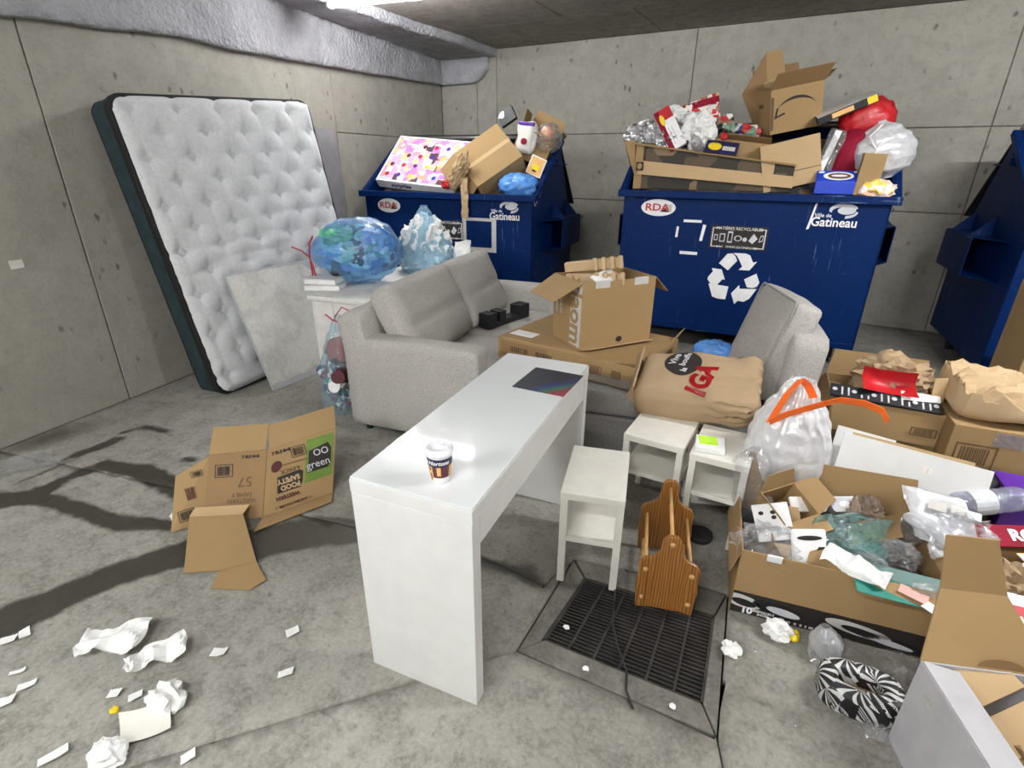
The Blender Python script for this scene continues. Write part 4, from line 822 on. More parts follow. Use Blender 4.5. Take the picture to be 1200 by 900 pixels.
# ================================================================== things on and behind the sofa
sb = thing('storage_box', 'low white cabinet behind the sofa holding books and blue bags', 'cabinet', (-2.97, 3.26, 0), rotz(8))
MB().box((0, 0, .36), (.48, 1.30, .70)).build('body', 'offwhite', sb, bevel=.004); MB().box((0, 0, .725), (.52, 1.34, .03)).build('top', 'offwhite', sb, bevel=.003); MB().box((-.05, -.652, .36), (.005, .004, .68)).build('panel_gap', 'greyink', sb)
for k, (dz, sx_, rz_, lab) in enumerate(((0, .27, 4, 'lower white book of the two on the white cabinet'), (.045, .25, -2, 'upper white book of the two on the white cabinet'))):
    o = thing('book', lab, 'book', (-3.19, 2.80, .742+dz), rotz(24+rz_), 'white books on the cabinet')
    MB().box((0, 0, .003), (sx_, .20, .006)).build('cover', 'white', o); MB().box((0, 0, .039), (sx_, .20, .006)).build('cover', 'white', o); MB().box((0, .002, .021), (sx_-.012, .19, .03)).build('pages', 'paper', o); MB().box((-sx_/2+.003, 0, .021), (.006, .2, .042)).build('spine', 'white', o)
def claw(o, mat, pts, r=.008): MB().tube(pts, r, 6, flat=.5).build('tie', mat, o)
o = soft('rubbish_bag', 'bulging blue plastic bag with red tie lying on the white cabinet', 'bag', bagmesh(.235, .22, .74, [.10, .50, .86, 1.0, 1.02, .98, .80, .30], .03, 10, .06, 6, 3), 'bluefilm', (-3.46, 2.90, .98), rot(z=31) @ rot(y=90))
o.matrix_basis = (Matrix.Translation((-3.42, 2.86, .985)) @ (rotz(29) @ rot(y=88)).to_4x4()); items_in(o, 4, 14, ((-.02, .10), (-.12, .10), (.24, .58)), ['mixed_cool', 'black', 'black', 'cleargrey', 'mixed'])
blob((.17, .17, .25), 4, .35, 2.6, 19).build('content', 'jumble', o, loc=(.0, .0, .40), smooth=False); blob((.07, .10, .14), 3, .35, 3, 9).build('content', simple('green plastic', (.10, .50, .22), .35), o, loc=(-.12, -.06, .30)); blob((.09, .10, .10), 3, .4, 3, 12).build('content', simple('lilac plastic', (.45, .50, .75), .35), o, loc=(-.08, -.06, .53))
claw(o, 'redtie', [(-.12, -.03, .075), (-.08, -.11, .07), (.02, -.145, .07), (.10, -.13, .065), (.17, -.12, .06)], .012); claw(o, 'redtie', [(.02, -.145, .07), (-.03, -.14, .02), (-.06, -.12, -.06)], .012); claw(o, 'redtie', [(.02, -.15, .07), (.09, -.16, .09), (.18, -.14, .09)], .010)
o = soft('rubbish_bag', 'upright pale blue plastic bag behind the sofa cushions', 'bag', bagmesh(.27, .22, .56, [.80, 1.0, 1.0, .86, .66, .44, .26, .10], .06, 11, .06, 7, 8), 'palebluefilm', (-2.93, 3.72, .742))
blob((.20, .16, .21), 4, .55, 2.6, 6).build('content', 'paper', o, loc=(0, 0, .21), smooth=False); blob((.08, .07, .10), 3, .3, 3, 7).build('content', 'whiteink', o, loc=(0, -.02, .40))
soft('paper_scrap', 'white torn paper behind the pale blue bag', 'paper', sheet((-2.68, 3.78, .86), (.15, .03, .03), (.0, .03, .15), (8, 8), .02, 8, 3), 'paper', (0, 0, 0), smooth=False)
o = soft('recycling_bag', 'tall clear bag of bottles and cloth with red tie beside the sofa arm', 'bag', bagmesh(.15, .13, .70, [.92, 1.0, 1.0, .98, .92, .80, .66, .40, .12], .06, 9, .05, 7, 4), film('clear blue bag film', (.45, .62, .72), .16, .12, 14, .7, (.85, .93, .97)), (-2.72, 2.40, .003), rot(y=5))
items_in(o, 9, 16, ((-.085, .085), (-.08, .06), (.06, .42)), ['mixed_cool', 'black', 'navy', 'silverfoil', 'maroon', 'mixed_cool', 'cleargrey']); blob((.10, .085, .19), 4, .3, 3, 23).build('content', 'mixed_cool', o, loc=(0, 0, .21), smooth=False); rbox((.17, .14, .20), .05, 8, (0, 0, 0), .02, 8, 2).build('content', simple('dull red cloth', (.38, .09, .07), .8), o, loc=(0, 0, .44), rm=rot(y=8))
soft_ = MB().lathe([(.05, 0), (.055, .02)], 18).build('content', 'whiteink', o, loc=(.06, -.11, .24), rm=rot(x=70)); claw(o, 'redtie', [(-.06, -.05, .70), (.03, -.07, .685), (.12, -.03, .66)], .009); claw(o, 'redtie', [(.02, -.05, .70), (.06, -.02, .77), (.12, .0, .75)], .008)
o = rbox((.26, .70, .06), .02, 8).build('white_board', 'white', smooth=True); bpy.data.objects.remove(o)
ho = thing('black_holder', 'black plastic holder with raised end blocks on the sofa seat', 'holder', (-2.02, 3.52, .465), rotz(80))
MB().box((0, 0, .02), (.50, .11, .04)).build('tray', 'black', ho, bevel=.004); 
for x, w_ in ((-.20, .09), (-.08, .07), (.19, .12)): MB().box((x, 0, .07), (w_, .11, .09)).build('block', 'black', ho, bevel=.004)
# flat carton and the open carton on it
fr = rotz(-7); fo = thing('carton', 'flat kraft carton with tape and printed panels lying across the sofa sections', 'carton', (-1.13, 3.04, .475), fr)
fc = MB().box((0, 0, .07), (.95, .66, .14)).build('body', 'kraft', fo, bevel=.004)
fy = -.33
for x0, w0 in ((-.30, .14), (-.12, .12)): barcode(fc, (x0, fy, .075), (1, 0, 0), (0, 0, 1), w0, .035, 'ink', bordered=False)
decal('printed_panel', rect(-.45, .02, -.10, .12), 'kraft_dark', fc, (0, fy, 0), (1, 0, 0), (0, 0, 1), .0002); barcode(fc, (.22, fy, .07), (1, 0, 0), (0, 0, 1), .10, .05, 'brownink'); barcode(fc, (.36, fy, .07), (1, 0, 0), (0, 0, 1), .06, .05, 'brownink', bordered=False)
letters('lettering', '3F', .05, 'brownink', fc, (.475, -.16, .07), (0, 1, 0), (0, 0, 1)); barcode(fc, (.475, .02, .075), (0, 1, 0), (0, 0, 1), .10, .06, 'brownink'); barcode(fc, (.475, .18, .08), (0, 1, 0), (0, 0, 1), .12, .06, 'brownink')
lb = MB().box((-.36, -.19, .1407), (.17, .10, .0012)).build('shipping_label', 'whiteink', fo, rm=rotz(-0)); MB().box((-.38, -.19, .1417), (.06, .006, .001), rotz(35)).build('printed_line', 'greyink', lb); MB().box((-.32, -.18, .1417), (.06, .006, .001), rotz(35)).build('printed_line', 'greyink', lb)
MB().prism([(.46, .25, .14), (.46, .33, .14), (.50, .34, .21), (.49, .27, .19)], (.004, 0, 0)).build('flap', 'kraft_light', fo); MB().box((.30, -.3305, .03), (.34, .001, .05)).build('tape', 'clear', fo); MB().box((.0, .10, .1406), (.95, .055, .001)).build('tape', 'kraft', fo)
xr = rotz(53.5); xo = carton('carton', 'open upright kraft carton with grey printed stripe standing on the flat carton', V((-1.07, 2.745, .621))+rotz(53.5) @ V((.255, .165, 0)), rotz(53.5), (.51, .33, .40), (('l', 118, .20), ('b', 165, .1), ('r', 130, .16)), 'kraft', 'kraft')
xb = xo.children[0]; LX = -.255
decal('printed_stripe', rect(-.165, 0, -.055, .40), 'greyink', xb, (LX, 0, 0), (0, -1, 0), (0, 0, 1), .0004) if False else decal('printed_stripe', rect(.045, .0, .163, .40), 'greyink', xb, (LX, 0, 0), (0, -1, 0), (0, 0, 1), .0004)
letters('lettering', 'xiaomi', .17, 'kraft', xb, (LX, -.105, .205), (0, 0, -1), (0, -1, 0), bold=.03, lift=.003, sx=.95); barcode(xb, (LX, .07, .24), (0, 0, -1), (0, -1, 0), .14, .03, 'greyink', bordered=False); barcode(xb, (LX, .12, .22), (0, 0, -1), (0, -1, 0), .10, .03, 'greyink', bordered=False)
MB().prism([(-.24, -.166, .002), (.25, -.166, .002), (.25, -.205, .016), (-.22, -.21, .012)], (0, .0, .005)).build('bottom_flap', 'kraft_light', xo)
decal('hand_slot', ell(.02, .02, .022, .018, 14), 'ink', xb, (0, -.165, .02), (1, 0, 0), (0, 0, 1))
for x in (-.12, .15): MB().box((x, -.163, .383), (.10, .008, .045)).build('lock_tab', 'greyink', xo, bevel=.003)
o, u, v_ = solid('white_card', 'white folded card lying in the open striped carton', 'card', V((-1.07, 2.745, .621))+xr @ V((.14, .03, .36)), xr @ V((.15, .02, .04)), xr @ V((-.02, .09, .04)), .01, 'paper')
def pulp(label, loc, rm):
    o = thing('pulp_tray', label, 'packaging', loc, rm, 'grey pulp trays'); b = MB().box((0, 0, .0), (.34, .05, .06)); b.build('tray', 'paperpale', o, bevel=.008)
    for k in range(4): MB().box((.02+k*.05, -.03, .005), (.026, .03, .075)).build('rib', 'paperpale', o, bevel=.008)
pulp('upper grey pulp tray sticking out of the striped carton', V((-1.07, 2.745, .621))+xr @ V((.18, .19, .46)), xr @ rotz(-42) @ rot(y=-9)); pulp('lower grey pulp tray inside the striped carton', V((-1.07, 2.745, .621))+xr @ V((.17, .15, .385)), xr @ rotz(-42) @ rot(y=-4))
# on the seat section
o, u, v_ = solid('white_board', 'white flat panel on the sofa section behind the paper bag', 'panel', (-.60, 2.84, .468), (.46, .08, 0), (-.02, .46, 0), .02, 'white')
soft('blue_bag', 'crumpled blue printed bag on the white panel behind the paper bag', 'bag', blob((.13, .07, .09), 4, .2, 3, 22), bpy.data.materials['blue bag plastic'], (-.40, 3.40, .52))
gb = rbox((.58, .34, .19), .05, 18, (.0, .01, .03), .018, 6, 3, lambda u: V((0, 0, .03*u.x)) + V((.02*nz(u, 4, 2), .02*nz(u, 5, 4), .025*nz(u, 4, 6)))*(u.x > .1))
grm = rotz(8) @ rot(x=26, y=2); go = thing('paper_bag', 'brown paper grocery bag with red and black print lying over two side tables', 'bag', (-.37, 2.62, .585), grm)
gbb = gb.build('body', 'paperbag', go, smooth=True); MB().prism([(-.27, -.155, -.08), (-.27, .155, -.08), (-.33, .14, .02), (-.30, .15, .085), (-.30, -.14, .085), (-.33, -.15, .02)], (.01, 0, 0)).build('bottom_fold', 'paperbag', go)
zt = .118
from mathutils.bvhtree import BVHTree
_bvh = BVHTree.FromPolygons([v.co.copy() for v in gbb.data.vertices], [tuple(q.vertices) for q in gbb.data.polygons])
def drape(o, off):
    mb = o.matrix_basis; inv = mb.inverted()
    for v in o.data.vertices:
        p = mb @ v.co; h = _bvh.ray_cast(V((p.x, p.y, .5)), V((0, 0, -1)))[0]
        if h: v.co = inv @ (h+V((0, 0, off)))
bs = MB(); bs.grid(lambda u, v: V((-.085+.082*v*math.cos(2*math.pi*u)*(1+.10*math.cos(4*math.pi*u)), .05+.095*v*math.sin(2*math.pi*u), .2)), 30, 8); drape(bs.build('black_shape', 'ink', go), .002)
for s_, x, y, sz in (('Vive', -.125, .075, .05), ('la', -.075, -.005, .042), ('bouffe', -.075, .075, .042)): drape(letters('lettering', s_, sz, 'whiteink', go, (x, y, zt), (.25, 1, 0), (-1, .25, 0), bold=.03, lift=.009), .004)
drape(letters('lettering', 'IGA', .13, 'red', go, (.02, -.05, zt), (.25, 1, 0), (-1, .25, 0), bold=.05, sx=.85, lift=.008), .004)
soft('clear_wrap', 'glinting clear tape and film at the bottom of the paper bag', 'plastic', sheet((-.69, 2.42, .47), (.07, .02, .02), (.05, .26, .12), (8, 16), .03, 9, 3), 'clear', (0, 0, 0), smooth=False)
# desk and table tops
o = rbox((.23, .25, .003), .0012, 2).build('mouse_pad', 'pad'); o.modifiers.clear(); place(o, (-.868, 1.892, .7799), rotz(3)); tag(o, 'dark mouse pad with coloured corner on the far end of the desk', 'pad')
cu = thing('coffee_cup', 'paper coffee cup with white lid standing on the white desk', 'cup', (-.822, 1.052, .7784), rotz(-35))
MB().lathe([(.0, 0), (.027, 0), (.0275, .004), (.0395, .098), (.038, .098)], 36, cap=False).build('sleeve', 'whiteink', cu, smooth=True)
def band(z0, z1, a0, a1, mat, nm, off=.0004, n=24): 
    r = lambda z: .0272+(.0395-.0272)*z/.098+off
    MB().grid(lambda u, v: V((r(z0+(z1-z0)*v)*math.cos(R(a0+(a1-a0)*u)), r(z0+(z1-z0)*v)*math.sin(R(a0+(a1-a0)*u)), z0+(z1-z0)*v)), n, 2).build(nm, mat, cu, smooth=True)
band(.060, .088, 0, 360, 'navy', 'print_band', n=48); band(.022, .060, 0, 360, 'maroon', 'print_band', n=48)
for a0, a1, z0, z1 in ((-128, -108, .036, .06), (-85, -58, .008, .060), (-35, -15, .03, .06), (30, 60, .02, .06), (120, 150, .03, .06)): band(z0, z1, a0, a1, 'amber', 'print_block', .0008, 8)
band(.046, .057, -76, -67, 'ink', 'print_block', .0012, 4); band(.014, .036, -78, -65, 'maroon', 'print_block', .0012, 4)
def wrap(me):
    for v in me.vertices:
        z = .074+v.co.y; a = R(-52)+v.co.x/.0372; r = .0272+(.0395-.0272)*z/.098+.0012+v.co.z; v.co = (r*math.cos(a), r*math.sin(a), z)
lt = letters('lettering', 'Tim Hortons', .0185, 'whiteink', cu, (0, 0, 0), (1, 0, 0), (0, 1, 0), bold=.02, shear=.35, lift=0, squeeze=wrap)
ld = MB().lathe([(.0415, .094), (.0435, .096), (.0435, .101), (.041, .103), (.0395, .112), (.037, .115), (.035, .112), (.012, .1115), (.0, .1115)], 40, cap=False).build('lid', 'lid', cu, smooth=True)
MB().prism([(a, b_, .112) for a, b_ in ell(-.012, .012, .013, .007, 12)], (0, 0, .004)).build('tear_tab', 'lid', ld); MB().box((.014, .014, .1135), (.014, .004, .004), rotz(40)).build('raised_mark', 'lid', ld)
o, u, v_ = solid('notepad', 'small pad of papers with a lime green sticky note on the right side table', 'notepad', (-.275, 2.195, .452), (.125, .02, 0), (-.03, .12, 0), .026, 'paper')
MB().box((u*.42, v_*.6, .0275), (u*.62, v_*.62, .003), rotz(6)).build('sticky_note', 'lime', o); MB().box((u*.4, v_*.55, .0262), (u*.8, v_*.85, .001), rotz(-4)).build('printed_sheet', 'mixed', o) if False else None
# under the tables
o = thing('electronics_box', 'white flat electronics tray on the floor under the right side table', 'box', (-.19, 2.60, 0), rotz(18))
MB().box((0, 0, .03), (.26, .20, .06)).build('body', 'whiteink', o, bevel=.004); MB().box((.01, .0, .062), (.18, .10, .006)).build('cover', 'greyink', o); MB().box((0, -.101, .03), (.2, .001, .02)).build('printed_line', 'greyink', o)
soft('rubber_ring', 'black rubber ring on the floor behind the magazine rack', 'ring', MB().lathe([(.045, 0), (.055, .0), (.055, .03), (.045, .03)], 24), 'rubber', (-.19, 2.20, .001))
soft('cable', 'thin black cable lying across the floor drain', 'cable', MB().tube([(-.50, 1.95, .006), (-.46, 1.78, .006), (-.38, 1.50, .008), (-.33, 1.41, .010), (-.27, 1.33, .008), (-.25, 1.26, .006), (-.21, 1.21, .005)], .004, 6), 'rubber', (0, 0, 0))

# ================================================================== cartons and packaging at the right
c1m = rotz(9); C1 = V((.0, 1.805, 0))
def c1(x, y, z): return C1+c1m @ V((x, y, z))
k1 = carton('carton', 'large open carton of plastic packaging with black shoe print along its foot', c1(.335, .225, .002), c1m, (.67, .45, .30), (('b', 8, .17), ('l', 168, .13), ('r', 70, .12)), 'kraft', 'kraft')
kb = k1.children[0]; P0 = (0, -.225, 0); X, Z = (1, 0, 0), (0, 0, 1)
decal('printed_strip', rect(-.334, .001, .334, .105), 'ink', kb, P0, X, Z)
for cx, cz, a, b_, t_ in ((-.30, .062, .075, .030, 0), (-.16, .058, .10, .030, 1), (.10, .060, .11, .026, 0), (.20, .04, .12, .022, 1)):
    decal('printed_shoe', [(min(.333, max(-.333, cx+a*math.cos(R(q)))), cz-.12*(a*math.cos(R(q)))+b_*math.sin(R(q))) for q in range(0, 360, 15)], 'greyink' if not t_ else 'black', kb, P0, X, Z, .002); decal('printed_shoe', [(min(.333, max(-.333, cx+.01+a*.6*math.cos(R(q)))), cz-.005-.12*(a*.6*math.cos(R(q)))+b_*.55*math.sin(R(q))) for q in range(0, 360, 20)], 'silverink' if t_ else 'black', kb, P0, X, Z, .0032)
letters('lettering', '10', .042, 'whiteink', kb, (-.275, -.225, .022), X, Z, bold=.04, lift=.0045); letters('lettering', 'DISPOSABLE\nSHOES', .014, 'whiteink', kb, (-.215, -.225, .022), X, Z, lift=.0045, bold=.02); barcode(kb, (-.06, -.226, .013), X, Z, .22, .010, 'silverink', bordered=False)
MB().prism([(.02, -.228, .30), (.335, -.228, .295), (.335, -.30, .285), (.05, -.29, .275)], (0, 0, .005)).build('flap', 'kraft', k1)
o, u, v_ = solid('white_tag', 'white plastic hanger tag on the front edge of the large carton', 'tag', c1(.085, .0-.006, .285), c1m @ V((.052, 0, 0)), c1m @ V((0, -.004, .032)), .008, 'whiteink', .003)
hd = soft('loose_packaging', 'jumbled clear plastic and card scraps filling the large carton', 'packaging', MB().grid(lambda u, v: c1(.02+u*.63, .02+v*.41, .205+.05*nz((u*4, v*3, 0), 1.3, 4)+.03*nz((u*9, v*8, 0), 1, 6)), 34, 24), 'debris', (0, 0, 0), smooth=False); hd['kind'] = 'stuff'
hs = rotz(9)
# small carton with spread flaps
carton('carton', 'small open kraft carton with spread flaps in the left back corner of the large carton', c1(.165, .35, .235), c1m @ rotz(38) @ rot(x=22, y=-6), (.17, .16, .13), (('f', 70, .085), ('b', 15, .085), ('l', 35, .08), ('r', 60, .085)), 'kraft', 'kraft')
carton('carton', 'small torn kraft carton below the spread flaps in the large carton', c1(.175, .20, .20), c1m @ rotz(10) @ rot(x=10), (.13, .12, .09), (('f', 95, .07), ('b', 20, .07)), 'kraft_dark', 'kraft_light')
soft('clear_pouch', 'clear plastic pouch in the left front corner of the large carton', 'plastic', blob((.11, .09, .08), 4, .4, 2.6, 31), 'clear', c1(.10, .10, .26), smooth=False)
soft('clear_pouch', 'grey clear bag hanging over the left edge of the large carton', 'plastic', rbox((.13, .12, .34), .05, 10, (.01, .01, .01), .03, 8, 5), 'clear', c1(.045, .40, .33), rot(y=-6))
o, u, v_ = solid('hanger_card', 'white hanging card with black cut-outs at the left of the large carton', 'card', c1(.075, .14, .25), c1m @ V((.13, .03, .03)), c1m @ V((-.03, .09, .11)), .004, 'whiteink')
for x, y in ((.03, .11), (.075, .09), (.075, .11)): decal('cut_out', ell(x, y, .010, .008, 10), 'ink', o, (0, 0, .004), (1, 0, 0), (0, 1, 0))
o, u, v_ = solid('white_case', 'white plastic case with a long handle slot in the large carton', 'case', c1(.185, .055, .235), c1m @ V((.12, .03, .01)), c1m @ V((-.005, .06, .13)), .02, 'whiteink', .012)
decal('handle_slot', [(x, y) for x, y in ell(u/2, v_*.78, .045, .009, 18)], 'ink', o, (0, 0, .02), (1, 0, 0), (0, 1, 0)); decal('dark_face', [(.05, .0), (u-.005, .0), (u-.005, v_*.55), (u*.75, v_*.55)], 'ink', o, (0, 0, .02), (1, 0, 0), (0, 1, 0))
o, u, v_ = solid('blister_pack', 'long white blister pack with a yellow round seal in the large carton', 'pack', c1(.20, .335, .29), c1m @ V((.26, .055, .03)), c1m @ V((-.01, .045, .045)), .02, 'offwhite', .004)
decal('round_seal', ell(u*.42, v_*.5, .014, .014, 16), 'amber', o, (0, 0, .02), (1, 0, 0), (0, 1, 0)); decal('printed_panel', rect(u*.60, .005, u*.97, v_-.005), 'silverink', o, (0, 0, .02), (1, 0, 0), (0, 1, 0)); decal('cut_out', ell(u*.78, v_*.5, .02, .012, 12), 'whiteink', o, (0, 0, .021), (1, 0, 0), (0, 1, 0))
soft('black_scrap', 'black plastic scrap behind the blister pack in the large carton', 'plastic', MB().box((0, 0, 0), (.10, .05, .06), rot(20, 30, 10)), 'black', c1(.37, .37, .29), smooth=False)
soft('bubble_pack', 'brownish bubble wrap ball at the back of the large carton', 'plastic', blob((.062, .055, .078), 4, .3, 4, 33), film('brown film', (.42, .34, .27), .35, .08, 26, 1, (.8, .7, .6)), c1(.47, .375, .325), smooth=False)
soft('kraft_piece', 'curved kraft cardboard strip in the middle of the large carton', 'cardboard', sheet(c1(.40, .24, .25), c1m @ V((.17, .04, .06)), c1m @ V((-.01, .05, .07)), (10, 4), .004, 5, 2, .1), 'kraft_dark', (0, 0, 0))
soft('teal_wrap', 'crinkled teal plastic wrap in the middle of the large carton', 'plastic', sheet(c1(.235, .16, .235), c1m @ V((.27, .0, .045)), c1m @ V((.02, .12, .10)), (34, 20), .035, 11, 12), 'tealfilm', (0, 0, 0), smooth=False)
soft('teal_wrap', 'second layer of teal plastic wrap under the first one in the large carton', 'plastic', sheet(c1(.30, .09, .235), c1m @ V((.22, .03, .03)), c1m @ V((.0, .10, .05)), (26, 16), .03, 12, 15), 'tealfilm', (0, 0, 0), smooth=False)
for i, (x, y, z, r, lab) in enumerate(((.555, .20, .28, .055, 'clear plastic bubble right of the teal wrap'), (.44, .09, .275, .05, 'clear plastic bubble in front of the teal wrap'), (.60, .33, .31, .05, 'clear plastic bubble under the printed bag'), (.33, .30, .265, .04, 'clear plastic curl beside the blister pack'))):
    soft('plastic_bubble', lab, 'plastic', blob((r*1.2, r, r), 4, .3, 3, 50+i), 'clear', c1(x, y, z), smooth=False)
o, u, v_ = solid('kraft_sheet', 'kraft card left of the teal wrap at the front of the large carton', 'cardboard', c1(.225, .035, .25), c1m @ V((.12, -.01, -.02)), c1m @ V((.02, .06, .07)), .004, 'kraft')
o, u, v_ = solid('teal_card', 'teal card lying on the front flap of the large carton', 'card', c1(.365, -.075, .292), c1m @ V((.29, .0, -.012)), c1m @ V((-.02, .085, .012)), .003, 'tealboard')
o, u, v_ = solid('teal_card', 'darker teal card behind the lying teal card in the large carton', 'card', c1(.43, .02, .296), c1m @ V((.23, .0, -.01)), c1m @ V((-.0, .05, .02)), .003, simple('dark teal card', (.02, .11, .09), .5))
o, u, v_ = solid('pink_card', 'pink price card on the teal card in the large carton', 'card', c1(.49, -.04, .304), c1m @ V((.075, -.035, -.004)), c1m @ V((.02, .04, .004)), .002, simple('pink print', (.75, .42, .36), .5))
o, u, v_ = solid('white_label', 'white folded label on the edge of the teal card', 'card', c1(.545, -.085, .300), c1m @ V((.028, -.03, 0)), c1m @ V((.03, .025, .004)), .002, 'whiteink')
soft('clear_strip', 'glossy clear blister strip on the dark teal card', 'plastic', sheet(c1(.545, -.03, .305), c1m @ V((.11, -.02, .0)), c1m @ V((-.0, .05, .02)), (14, 8), .012, 14, 3), 'cleargrey', (0, 0, 0), smooth=False)
soft('white_cloth', 'crumpled white tissue draped on the front edge of the large carton', 'paper', sheet(c1(.255, .035, .315), c1m @ V((.20, -.085, -.012)), c1m @ V((.04, .055, .03)), (24, 14), .028, 9, 7), 'paper', (0, 0, 0), smooth=False)
# big white boards behind the carton
bm_ = rotz(7)
o, u, v_ = solid('white_board', 'white board behind the large carton, front one of the pair', 'board', (.272, 2.36, .395), (.53, .06, -.065), (-.0, .08, .19), .008, 'white', .001)
decal('round_mark', ell(u*.60, v_*.68, .018, .018, 18), 'offwhite', o, (0, 0, .008), (1, 0, 0), (0, 1, 0)); decal('round_mark', rect(u*.60-.002, v_*.62, u*.60+.002, v_*.74), 'greyink', o, (0, 0, .0085), (1, 0, 0), (0, 1, 0))
o, u, v_ = solid('white_board', 'white board behind the large carton, back one showing at the left', 'board', (.245, 2.40, .42), (.22, .025, -.03), (.008, .08, .175), .006, 'white', .001)
letters('lettering', '10-32', .03, 'greyink', o, (.075, .07, .007), (0, 1, 0), (-1, 0, 0))
o, u, v_ = solid('cardboard_sheet', 'kraft panel edge showing above the white boards', 'cardboard', (.31, 2.43, .44), (.44, .05, -.05), (0, .055, .135), .012, 'kraft_light', .001)
# white bag with orange ties
o = soft('rubbish_bag', 'white plastic bag with orange drawstring standing behind the large carton', 'bag', bagmesh(.165, .15, .50, [.80, .98, 1.04, 1.0, .90, .72, .46, .28], .10, 13, .05, 7, 14), 'whitefilm', (.085, 2.40, .30))
blob((.14, .125, .17), 3, .25, 3, 9).build('contents', 'offwhite', o, loc=(0, 0, .19)); blob((.05, .05, .06), 3, .2, 3, 4).build('contents', 'paper', o, loc=(-.02, 0, .44))
def strap(o, pts, w_, side=(.55, -.25, .35)):
    P = [V(p) for p in pts]; b = MB(); side = V(side).normalized(); k = len(P); vs_ = []
    for i, p in enumerate(P): vs_ += [p-side*w_/2, p+side*w_/2]
    b.add(vs_, [(2*i, 2*i+1, 2*i+3, 2*i+2) for i in range(k-1)]); b.build('drawstring', 'orange', o, thick=.003)
strap(o, [(-.09, -.12, .33), (-.07, -.115, .40), (-.045, -.10, .47), (-.01, -.08, .53), (.02, -.06, .50), (.05, -.07, .455)], .035); strap(o, [(-.09, -.12, .33), (-.04, -.14, .385), (.02, -.13, .42), (.09, -.10, .45)], .032, (-.2, -.4, 1))
strap(o, [(.09, -.10, .45), (.14, -.09, .475), (.22, -.08, .475), (.29, -.06, .45), (.32, -.05, .405)], .034, (.1, -.5, 1))
sp_ = thing('carton', 'kraft carton standing on the floor under the white drawstring bag', 'carton', (.10, 2.42, 0), rotz(9)); MB().box((0, 0, .15), (.27, .26, .295)).build('body', 'kraft_dark', sp_, bevel=.003)
# second row of cartons
k2 = carton('carton', 'open kraft carton with a black patterned sheet on top behind the white boards', (.495, 3.28, .0), rotz(4), (.50, .42, .50), (('b', 12, .14), ('r', 75, .10), ('l', 150, .10)), 'kraft', 'kraft')
kb2 = k2.children[0]; P2 = (0, -.21, 0)
MB().prism([(-.245, -.214, .50), (.245, -.214, .50), (.235, -.235, .33), (-.235, -.235, .33)], (0, .005, 0)).build('flap', 'kraft', k2)
barcode(kb2, (-.19, -.21, .27), X, Z, .07, .09, 'brownink'); letters('lettering', '↑↑', .09, 'brownink', kb2, (-.10, -.21, .285), X, Z, bold=.02); barcode(kb2, (.17, -.236, .40), X, Z, .11, .045, 'brownink')
for dx in (-.125, -.085): decal('up_arrow', [(dx-.004, .25), (dx+.004, .25), (dx+.004, .30), (dx+.013, .30), (dx, .32), (dx-.013, .30), (dx-.004, .30)], 'brownink', kb2, P2, X, Z)
o, u, v_ = solid('black_sheet', 'black sheet with white marks along the top front edge of the open carton', 'board', (.245, 3.04, .515), (.49, .035, -.015), (-.01, .075, .035), .012, 'black', .001)
rnd = random.Random(2)
for k in range(16): 
    x = .02+k*u/16.5; decal('printed_mark', rect(x, .01, x+.008, .03+rnd.random()*.04) if k % 3 else ell(x, .045, .012, .012, 10), 'silverink', o, (0, 0, .012), (1, 0, 0), (0, 1, 0))
soft('red_sleeve', 'red curved packaging sleeve in the open carton with the black sheet', 'packaging', sheet((.38, 3.16, .53), (.24, .02, -.01), (-.02, .05, .11), (14, 8), .006, 4, 3, .22), 'red', (0, 0, 0))
soft('kraft_crumple', 'crumpled kraft paper behind the red sleeve in the open carton', 'paper', blob((.16, .12, .12), 4, .4, 2, 12), 'paperbag', (.53, 3.33, .57), smooth=False)
o, u, v_ = solid('white_carton', 'white thin box beside the red sleeve in the open carton', 'box', (.56, 3.10, .51), (.17, .02, -.005), (-.01, .06, .045), .02, 'whiteink')
o, u, v_ = solid('pale_flap', 'pale kraft card standing at the right of the open carton', 'cardboard', (.685, 3.16, .52), (.06, .03, .0), (.03, .03, .13), .006, 'kraft_light')
carton('carton', 'narrow kraft carton beside the sofa back behind the drawstring bag', (.255, 3.50, .0), rotz(6), (.10, .30, .42), (('f', 20, .08),), 'kraft_dark', 'kraft_light')
carton('carton', 'small kraft carton on the floor between the middle and right dumpsters', (.36, 4.05, .0), rotz(10), (.22, .22, .24), (('l', 30, .1), ('f', 70, .08)), 'kraft_dark', 'kraft_dark')
k3 = carton('carton', 'taped kraft carton at the right edge under the crumpled kraft paper', (1.055, 3.19, .0), rotz(5), (.62, .42, .515), (), 'kraft', closed=True); kb3 = k3.children[0]
MB().box((.08, -.2115, .47), (.46, .001, .07)).build('tape', 'clear', k3); barcode(kb3, (-.20, -.21, .37), X, Z, .16, .12, 'brownink'); barcode(kb3, (-.21, -.21, .25), X, Z, .14, .10, 'brownink', bordered=False); 
soft('kraft_paper', 'long crumpled kraft paper sheet lying on the taped carton', 'paper', rbox((.64, .40, .14), .05, 20, (.0, .02, .0), .03, 5, 14, lambda u: V((0, 0, .05*ridge(u, 2.0, 3)*(u.z > 0)))), 'paperpale', (1.07, 3.22, .60), rotz(4), smooth=False)
k4 = carton('carton', 'tall kraft carton standing at the right edge in front of the right dumpster', (1.46, 4.20, .0), rotz(8), (.52, .34, 1.0), (), 'kraft', closed=True)
letters('lettering', 'R6 PM', .07, 'whiteink', k4.children[0], (-.20, -.17, .47), (.4, 0, 1), (-1, 0, .4), bold=.02); letters('lettering', 'PLIER', .05, 'whiteink', k4.children[0], (-.13, -.17, .47), (.4, 0, 1), (-1, 0, .4), bold=.02)
